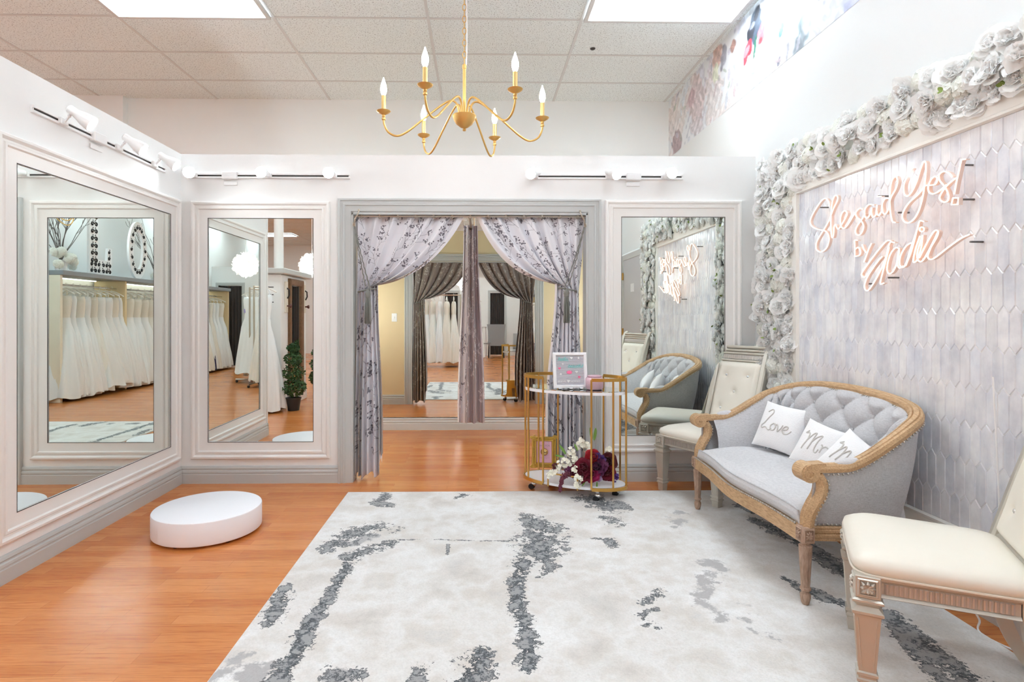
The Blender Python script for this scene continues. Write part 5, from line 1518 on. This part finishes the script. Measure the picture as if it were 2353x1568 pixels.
# rear partition with curtained fitting rooms
doors = [(.36,.80,1.98),(1.36,1.92,1.99),(-1.05,-.66,1.98)]
b = MB(); x = -1.5
for x0,x1,zt in sorted(doors):
    b.box(x, x0, YR-.1, YR, 0, 2.445); b.box(x0, x1, YR-.1, YR, zt, 2.445); x = x1
b.box(x, XR, YR-.1, YR, 0, 2.445); struct(b.build('wall_rear', M['wall'], smooth=0))
b = MB()
for x0,x1,zt in doors: b.frame(x0-.07, x1+.07, 0, zt+.07, [(0,0),(0,.02),(.02,.026),(.06,.018),(.07,.012),(.07,-.1)], lambda a,c,h: Vector((a, YR+h, c)), sides=3)
struct(b.build('trim_3', M['grey'], smooth=25))
M['dark_cloth'] = mat('charcoal_curtain', (74,68,66), .8)
for k, (x0,x1,zt) in enumerate(doors):
    t = thing('curtain', ['charcoal curtain across the rear fitting room doorway nearest the shop centre','charcoal curtain closing the rear fitting room beside the right wall racks','charcoal curtain in the rear doorway behind the long gown rack'][k], 'curtain', ((x0+x1)/2, YR-.05, 0))
    w = (x1-x0)/2
    b = MB(); b.grid(lambda u,v: Vector(((u*2-1)*w, .022*math.sin(u*2*PI*7), .03+(zt-.04)*v)), 90, 4); b.build('cloth', M['dark_cloth'], t, smooth=80, recalc=False)
# grey service door on the right wall
t = thing('service_door', 'grey flush door with hinges on the right wall near the viewer', 'door', (XR, .93, 0))
b = MB(); b.box(-.045,-.004,-.43,.43,.01,2.02); b.build('door_leaf', mat('grey_door_paint', (186,187,190), .45), t, smooth=0)
b = MB(); b.frame(-.52,.52,0,2.11,[(0,.0),(0,.05),(.02,.06),(.06,.056),(.09,.05),(.09,.0)], lambda a,c,h: Vector((-h,a,c)), sides=3); b.build('door_frame', M['grey'], t, smooth=25)
for z in (.25,1.02,1.80):
    b = MB(); b.cbox((-.055,-.43,z),(.02,.03,.10),.003); b.build('hinge', M['gold'], t)
b = MB(); b.cbox((-.0475,.05,1.62),(.005,.16,.11),.001); b.build('notice', mat('paper_notice', (226,226,226), .8), t)
# gown wall on the right: shelf, end panel, divider, rail
ys0, ys1 = .30, -5.2
b = MB(); b.cbox((1.80,(ys0+ys1)/2,1.865),(.57,ys0-ys1,.07),.006)
o = b.build('display_shelf', mat('slate_shelf_paint', (150,156,163), .45)); tag(o, 'long grey display shelf above the gown rail on the right wall', 'shelf')
for k, y in enumerate((ys0-.03, -1.22, -3.2, ys1+.03)):
    b = MB(); b.cbox((1.82,y,.915),(.52,.05,1.83),.004); o = b.build('divider_panel', M['beige'] if k else mat('cream_panel', (240,234,216), .5))
    tag(o, ['cream end panel of the gown wall nearest the service door','cream divider between the first and second gown bays','cream divider between the second and third gown bays','cream end panel of the gown wall by the rear fitting rooms'][k], 'panel')
for k, (y0,y1) in enumerate(((ys0-.06,-1.19),(-1.25,-3.17),(-3.23,ys1+.06))):
    b = MB(); b.tube([(1.71,y0,1.70),(1.71,y1,1.70)], .014, 10); o = b.build('clothes_rail', M['chrome']); tag(o, ['chrome clothes rail in the first gown bay','chrome clothes rail in the second gown bay','chrome clothes rail in the third gown bay'][k], 'rail')
    b = MB(); b.cbox((2.02,(y0+y1)/2,1.823),(.03,abs(y0-y1)-.1,.012),.002); o = b.build('strip_light', mat('strip_light%d'%k, (255,246,228), .4, emit=6)); tag(o, ['lit strip light under the shelf of the first gown bay','lit strip light under the shelf of the second gown bay','lit strip light under the shelf of the third gown bay'][k], 'light')

# ---------------------------------------------------------------- gowns
GC = [mat('gown_%s' % n, c, .75, sheen=.2) for n, c in (('ivory',(240,240,234)),('white',(240,244,246)),('champagne',(236,232,222)),('satin',(238,240,240)))]
M['lace'] = mat('lace_bodice', (236,231,220), .8, bump=(120,.8,.006)); M['navy'] = mat('navy_satin', (34,38,84), .5)
M['hanger'] = mat('white_hanger', (238,236,230), .4); M['paper_tag'] = mat('lilac_price_tag', (160,150,205), .6)
def gown(kind, rg, skm, bod):
    """origin at the rail; hangs down; wide along local X, thin along local Y"""
    t = thing('wedding_gown', 'x', 'gown')
    zh = -1.64 if kind != 2 else -1.58
    prf = [(-.16,.17,.05),(-.22,.18,.07),(-.34,.165,.075),(-.48,.145,.07),(-.56,.15,.075),(-.72,.20,.095),(-1.0,.265,.125),(-1.3,.33,.15),(-1.55,.375,.165),(zh,.39,.17)]
    if kind == 1: prf = [(z,w*.85,d*.8) for z,w,d in prf]
    if kind == 2: prf = [(z,w*(1+.25*max(0,-z-.56)),d*(1+.35*max(0,-z-.56))) for z,w,d in prf]
    prf = [(z,min(w,.20+.35*max(0,w-.20)),d*(1+.5*max(0,-z-.6))) for z,w,d in prf]
    ph = rg.uniform(0,6); n = 72
    def ring(z, w, d):
        out = []; f = max(0,min(1,(-z-.55)/.8))
        for a in np.linspace(0,2*PI,n,endpoint=False):
            k = 1+f*(.09*math.sin(9*a+ph+z*2)+.05*math.sin(17*a+2*ph-z*3))
            out.append(Vector((w*k*math.cos(a)+.03*f*f, d*k*math.sin(a), z+(.02*math.sin(5*a+ph)*f if z < -1.5 else 0))))
        return out
    b = MB(); b.loft([ring(z_,w_*1.05,d_*1.05) for z_,w_,d_ in prf[3:]], True, False, False); b.build('skirt', skm, t, smooth=80, recalc=False)
    b = MB(); b.loft([ring(*p) for p in prf[:5]], True, True, False); b.build('bodice', bod, t, smooth=80, recalc=False)
    b = MB()
    for s in (-1,1): b.tube([(s*.11,0,-.17),(s*.12,.0,-.12),(s*.10,0,-.09)], .008, 6)
    b.build('straps', bod, t)
    if kind == 2:
        b = MB(); b.cbox((-.13,-.04,-.42),(.045,.004,.07),.001); b.build('price_tag', M['paper_tag'], t)
    return t
def hanger_obj():
    b = MB()
    b.tube(catmull([(-.21,0,-.13),(-.12,0,-.085),(0,0,-.045),(.12,0,-.085),(.21,0,-.13)],5), .009, 8)
    b.tube(catmull([(0,0,-.045),(0,0,-.01),(.018,0,.012),(.0,0,.034),(-.018,0,.020)],5), .003, 6)
    return b.build('coat_hanger', M['hanger'])
rgg = random.Random(21)
protos = [gown(k, rgg, m, bd) for k, m, bd in ((0,GC[1],M['lace']),(1,GC[0],M['lace']),(2,GC[3],GC[3]),(0,GC[2],M['lace']),(1,GC[1],GC[1]))]
navy = gown(1, rgg, M['navy'], M['navy'])
h0 = hanger_obj(); used = {}
def hang(x, y, z, rz, k, lab, grp, lean=0.0, glab='white hanger on the gown wall rail', ggrp='hangers on the gown wall rail'):
    p = protos[k]
    if k in used: g = dup(p)
    else: g = p; used[k] = 1
    g.location = (x, y, z); g.rotation_euler = (lean, 0, rz); g['label'] = lab; g['group'] = grp
    global h0
    if h0 is not None: h = h0; src = h
    hh = hang.src.copy() if hang.n else hang.src
    if hang.n: C.objects.link(hh)
    hang.n += 1
    hh.location = (x, y, z); hh.rotation_euler = (0,0,rz); tag(hh, glab, 'hanger', ggrp)
    return g
hang.src = h0; hang.n = 0
i = 0
for bay, (y0, y1, nn) in enumerate(((.12,-1.08,9),(-1.40,-3.05,9),(-3.40,-4.85,9))):
    for j in range(nn):
        y = y0+(y1-y0)*j/(nn-1)
        hang(1.71, y, 1.70, PI+rgg.uniform(-.12,.12), [0,4,0,4,1,2,2,0,4][j] if bay == 0 else rgg.choice([0,1,2,3,4]),
             'white or ivory wedding gown hanging in the %s bay of the gown wall' % ('first','second','third')[bay], 'gowns in the %s bay' % ('first','second','third')[bay], .02+(.022,.022,.008)[bay]*j+rgg.uniform(-.02,.02))
navy.location = (1.71,-4.18,1.70); navy.rotation_euler = (0,0,PI); tag(navy, 'single navy gown among the white gowns of the third bay', 'gown')

# ---------------------------------------------------------------- big fretwork letters, branches and blossoms on the shelf
M['fret'] = mat('fretwork_black', (30,30,32), .6)
def fret_letter(name, label, outline, holes, c, w, h, curls):
    t = thing(name, label, 'letter', c)
    b = MB(); f = lambda a, q, k: Vector((-k, -a, q))
    if name == 'letter_o': 
        n = 64
        for r0, r1 in ((1,.52),):
            ro = [(w/2*math.cos(a), h/2+h/2*math.sin(a)) for a in np.linspace(0,2*PI,n,endpoint=False)]; ri = [(w/2*r1*math.cos(a), h/2+h/2*(r1+.14)*math.sin(a)) for a in np.linspace(0,2*PI,n,endpoint=False)]
            b.loft([[f(a,q,.02) for a,q in ro],[f(a,q,-.02) for a,q in ro],[f(a,q,-.02) for a,q in ri],[f(a,q,.02) for a,q in ri]], True, False, False, loop=True)
    else: b.prism(outline, f, -.02, .02)
    b.build('letter_body', M['white_board'], t, smooth=20)
    b = MB()
    for (x, z, s, fl) in curls:
        sp = [f(x+fl*s*(1-k*.055)*math.cos(k*.55), z+s*(1-k*.055)*math.sin(k*.55), .0215) for k in range(13)]
        b.tube(sp, [.006+.009*math.sin(PI*k/12) for k in range(13)], 6)
        b.prism([(x+.012*fl,z+s+.034),(x+.012*fl+.012,z+s+.022),(x+.012*fl,z+s+.010),(x+.012*fl-.012,z+s+.022)], f, .02, .0235)
    b.build('fretwork', M['fret'], t, smooth=60)
zs = 1.901
yL = VC(229,600,x=-6.1).y; yO = VC(315,600,x=-6.1).y
cl = [(x, z, .033, fl) for z in np.arange(.22,1.0,.115) for x, fl in ((-.205,1),(-.125,-1))]+[(x,z,.028,fl) for z in (.06,.16) for x,fl in ((-.22,1),(-.14,-1),(-.05,1),(.05,-1),(.14,1),(.21,-1))]+[(.20,.28,.026,1),(.20,.38,.022,1)]
fret_letter('letter_l', 'large white fretwork letter L standing on the gown wall shelf', [(-.27,0),(.27,0),(.27,.45),(.17,.45),(.15,.24),(-.07,.24),(-.07,1.02),(-.27,1.02)], None, (1.68,yL,zs), .54, 1.02, cl)
cl = [(.20*math.cos(a)*1.0, .51+.40*math.sin(a), .027, 1 if k%2 else -1) for k, a in enumerate(np.linspace(0,2*PI,18,endpoint=False))]
fret_letter('letter_o', 'large white fretwork letter O standing on the gown wall shelf', None, None, (1.68,yO,zs), .54, 1.02, cl)
def branch_pot(y, lab):
    rg = random.Random(int(abs(y)*100))
    t = thing('branch_arrangement', lab, 'arrangement', (1.70, y, zs))
    b = MB(); b.lathe([(0,0),(.07,0),(.085,.16),(.08,.16),(.0,.15)], 24); b.build('vase', M['white_board'], t)
    b = MB()
    for k in range(16):
        p = Vector((0,0,.14)); d = Vector((rg.uniform(-.25,.25),rg.uniform(-.5,.5),1)).normalized(); pts = [p]
        for s in range(6):
            d = (d+Vector((rg.uniform(-.25,.2),rg.uniform(-.3,.3),0))).normalized(); p = p+d*.16; p.x = min(p.x,.24); pts.append(p)
            if s > 1:
                e = (d+Vector((rg.uniform(-.6,.6),rg.uniform(-.9,.9),0))).normalized(); b.tube([p,p+e*.12,Vector((min(.26,(p+e*.2).x),(p+e*.2).y,(p+e*.2).z+.03))], .003, 5)
        b.tube(pts, [.006-.0006*q for q in range(7)], 6)
    b.build('twigs', mat('grey_twig', (112,108,106), .8), t)
    for k in range(9):
        bb = hydrangea(rg, .07); q = Vector((rg.uniform(-.16,-.02), rg.uniform(-.20,.22), .30-.03*k+rg.uniform(-.03,.03)))
        m_ = MB(); m_.merge(bb, Matrix.Translation(q) @ Vector((-1,rg.uniform(-.3,.3),.3)).to_track_quat('Z','Y').to_matrix().to_4x4()); m_.build('hydrangea', M['petal2'], t, smooth=60, recalc=False)
branch_pot(VC(135,600,x=-6.15).y, 'vase of bare twigs and ivory blossoms left of the letter L on the shelf')
branch_pot(VC(353,600,x=-6.15).y, 'vase of bare twigs and ivory blossoms right of the letter O on the shelf')

# ---------------------------------------------------------------- feathered pendant lamps
M['feather'] = petal_mat('feather_white', (250,246,240))
M['pendant_glow'] = mat('pendant_core', (238,246,255), .5, emit=14)
def pendant(x, y, z, lab):
    rg = random.Random(int(x*100)); t = thing('pendant_lamp', lab, 'pendant lamp', (x,y,z))
    b = MB(); b.sphere((0,0,0), .15, 28, 18); b.build('globe', M['pendant_glow'], t)
    b = MB()
    for k in range(220):
        zz = 1-2*(k+.5)/220; a = k*2.39996; q = math.sqrt(1-zz*zz); d = Vector((q*math.cos(a), q*math.sin(a), zz*.8)).normalized()
        petal(b, Matrix.Translation(d*.16) @ d.to_track_quat('Z','Y').to_matrix().to_4x4() @ Matrix.Rotation(rg.uniform(0,6.3),4,'Z') @ Matrix.Rotation(R(rg.uniform(25,60)),4,'X'), .085, .03, .1, -.25, n=2, k=2)
    b.build('feathers', M['feather'], t, smooth=80, recalc=False)
    b = MB(); b.tube([(0,0,.15),(0,0,ZC-.02-z)], .005, 6); b.lathe([(.06,ZC-z),(.06,ZC-z-.02),(.0,ZC-z-.03)], 20); b.build('cord', M['white_metal'], t)
q = VC(564,609,D=10.0); pendant(q.x, q.y, q.z, 'round white feather pendant lamp over the shop aisle behind the viewer')
pendant(-2.95, -1.6, q.z, 'round white feather pendant lamp over the left side of the shop')
pendant(q.x, -4.2, q.z, 'round white feather pendant added as fill light near the rear fitting rooms')  # extra pendant added for frontal fill light

# ---------------------------------------------------------------- island unit with rustic mirror, column and topiary (left, behind)
XU, YU0, YU1 = -2.62, -.15, .92
b = MB(); b.cbox((XU-.45,(YU0+YU1)/2,.9),(.90,YU1-YU0,1.80),.006); o = b.build('display_unit', M['wall']); tag(o, 'white slatted display island with grey cap left behind the viewer', 'display unit')
b = MB(); b.cbox((XU-.45,(YU0+YU1)/2,1.84),(1.04,YU1-YU0+.14,.075),.01); oo = b.build('cap', M['grey'], o, smooth=30)
b = MB(); b.cbox((XU-.45,(YU0+YU1)/2,.07),(.93,YU1-YU0+.03,.14),.008); b.build('plinth', M['trim'], o)
b = MB()
for z in (1.42,1.52,1.62): b.box(XU-.80,XU-.10,YU1-.001,YU1+.002,z,z+.012)
b.build('slat_groove', M['dark'], o)
b = MB(); b.lathe([(.065,1.88),(.065,ZC)], 24, Matrix.Translation((XU-.18,.50,0))); struct(b.build('column', M['trim']))
t = thing('rustic_mirror', 'tall mirror in a rough brown wooden frame on the white display island', 'mirror', (XU,.36,.16))
f = lambda a, q, k: Vector((k, a, q))
b = MB(); b.frame(-.30,.30,0,1.60,[(0,0),(0,.035),(.02,.045),(.06,.040),(.085,.03),(.09,.012)], f); b.build('frame', oak('rustic_wood', (128,92,62), (82,56,36), (50,50,8)), t, smooth=25)
b = MB(); b.prism([(-.215,.085),(.215,.085),(.215,1.515),(-.215,1.515)], f, .004, .012); b.build('mirror_glass', M['mirror'], t, smooth=0)
for k, y in enumerate((.76,-.04)):
    t = thing('coat_hook', ['cream hook plaque beside the rustic mirror, nearer the viewer','cream hook plaque beside the rustic mirror, farther from the viewer'][k], 'hook', (XU,y,1.50))
    b = MB(); b.cbox((.012,0,0),(.024,.085,.42),.004); b.build('plaque', mat('cream_plaque', (232,226,210), .6), t)
    b = MB(); b.tube([(.02,0,.12),(.05,0,.10),(.055,0,.03),(.03,0,-.02)], .010, 8); b.build('hook', M['black'], t)
    b = MB(); b.lathe([(.008,0),(.012,.03),(.028,.05),(.024,.065),(0,.07)], 14, Matrix.Translation((.02,0,-.12)) @ Matrix.Rotation(PI/2,4,'Y')); b.build('knob', mat('brown_knob', (92,40,30), .4), t)
M['box_leaf'] = mat('topiary_leaf', (58,96,48), .6); M['box_leaf2'] = mat('topiary_leaf_dark', (34,66,30), .6)
def topiary(x, y, lab):
    rg = random.Random(int(x*50+y*10)); t = thing('topiary', lab, 'topiary', (x,y,0))
    b = MB(); b.lathe([(0,0),(.072,0),(.095,.155),(.10,.155),(.10,.17),(.085,.17),(.082,.15),(0,.15)], 24); b.build('pot', mat('black_pot', (38,38,40), .4), t)
    b = MB()
    for k in range(1700):
        zc, rr = rg.choice(((.30,.15),(.30,.15),(.50,.135),(.68,.11),(.82,.07)))
        d = Vector((rg.gauss(0,1),rg.gauss(0,1),rg.gauss(0,1)*.8)).normalized(); p = Vector((0,0,zc))+Vector((d.x,d.y,d.z*.75))*rr*rg.uniform(.8,1.05)
        petal(b, Matrix.Translation(p) @ (d+Vector((rg.uniform(-.5,.5),rg.uniform(-.5,.5),rg.uniform(-.5,.5)))).to_track_quat('Z','Y').to_matrix().to_4x4() @ Matrix.Rotation(rg.uniform(0,6),4,'Z') @ Matrix.Rotation(R(35),4,'X'), .026, .011, .1, -.1, rg.choice((0,0,1)), n=2, k=1)
    b.build('foliage', [M['box_leaf'], M['box_leaf2']], t, smooth=0, recalc=False)
q = VB(668,943,z=0); topiary(q.x+.04, q.y, 'green spiral topiary in a black pot before the rustic mirror, nearer the viewer')
topiary(q.x+.02, -.32, 'green spiral topiary in a black pot past the far end of the display island')
hang(-2.82, 1.10, 1.68, .1, 4, 'white tulle gown hanging on the near face of the display island', 'gowns at the display island', 0, 'white hanger on the display island hook', 'hangers at the display island')
hang(-3.24, 1.10, 1.68, -.1, 0, 'white tiered gown hanging on the near face of the display island', 'gowns at the display island', 0, 'white hanger on the display island hook', 'hangers at the display island')

# ---------------------------------------------------------------- rolling rack of gowns, and the rack seen through the fitting room mirror
def rolling_rack(x, y, rz, L, lab):
    t = thing('garment_rack', lab, 'garment rack', (x,y,0), rz)
    b = MB()
    for s in (-1,1):
        b.tube([(s*L/2,0,.06),(s*L/2,0,1.78)], .016, 8); b.tube([(s*L/2,-.26,.06),(s*L/2,.26,.06)], .016, 8)
    b.tube([(-L/2,0,1.76),(L/2,0,1.76)], .014, 8); b.tube([(-L/2,0,.12),(L/2,0,.12)], .012, 8); b.build('frame', M['nickel'], t)
    for s in (-1,1):
        for e in (-1,1):
            b = MB(); b.sphere((s*L/2,e*.24,.024), .024, 12, 8, (1,1,1)); b.build('caster', M['black'], t)
q = VC(572,878,z=0); rolling_rack(q.x-.05, q.y-.35, R(90), .9, 'rolling garment rack with white gowns in the shop aisle')
for k in range(4): hang(q.x-.05, q.y-.05-k*.19, 1.76, PI+.1*k, [2,1,4,1][k], 'white gown on the rolling garment rack in the aisle', 'gowns on the aisle rack', 0, 'white hanger on the aisle rack', 'hangers on the aisle rack')
q0 = VF(975,845,z=0); q1 = VF(1050,845,z=0)
rolling_rack((q0.x+q1.x)/2-.05, q0.y-.25, 0, 1.05, 'rolling garment rack of white gowns behind the viewer, left of the aisle')
for k in range(6): hang(q0.x-.15+k*.17, q0.y-.25, 1.76, PI/2+rgg.uniform(-.2,.2), [4,0,1,4,3,1][k], 'white gown on the garment rack behind the viewer, left of the aisle', 'gowns on the left rack', 0, 'white hanger on the left garment rack', 'hangers on the left rack')

# ---------------------------------------------------------------- grey upholstered chair and clear chair farther back
q = VF(1140,792,D=17.1)
t = thing('lounge_chair', 'grey upholstered chair with flared back farther down the shop', 'chair', (q.x,q.y,0), 0)
b = MB(); b.cbox((0,0,.42),(.52,.50,.12),.03); b.build('seat', mat('grey_velvet', (150,150,152), .8), t)
b = MB(); b.loft([[Vector((x*w, .25+d, z)) for x,d in ((-1,-.04),(1,-.04),(1,.04),(-1,.04))] for z,w in ((.36,.25),(.6,.24),(.8,.25),(.95,.27),(1.0,.28))]); b.build('backrest', mat('grey_velvet_back', (150,150,152), .8), t)
for sx in (-1,1):
    for sy in (-1,1):
        b = MB(); b.tube([(sx*.21,sy*.20,.36),(sx*.23,sy*.22,0)], [.02,.013], 8); b.build('leg', M['dark'], t)
t = thing('ghost_chair', 'clear acrylic chair beside the grey upholstered chair', 'chair', (q.x-.42,q.y+.5,0), .3)
mg = mat('clear_acrylic', (245,248,250), .05, trans=.9)
b = MB(); b.cbox((0,0,.45),(.40,.40,.025),.008); b.build('seat', mg, t)
for sx in (-1,1):
    for sy in (-1,1):
        b = MB(); b.tube([(sx*.17,sy*.17,.44),(sx*.18,sy*.19,0)], .014, 8); b.build('leg', mg, t)
for x in (-.17,-.06,.06,.17):
    b = MB(); b.tube([(x,.18,.46),(x,.22,.92)], .011, 8); b.build('back_spindle', mg, t)
b = MB(); b.tube([(-.19,.22,.92),(.19,.22,.92)], .016, 8); b.build('top_bar', mg, t)
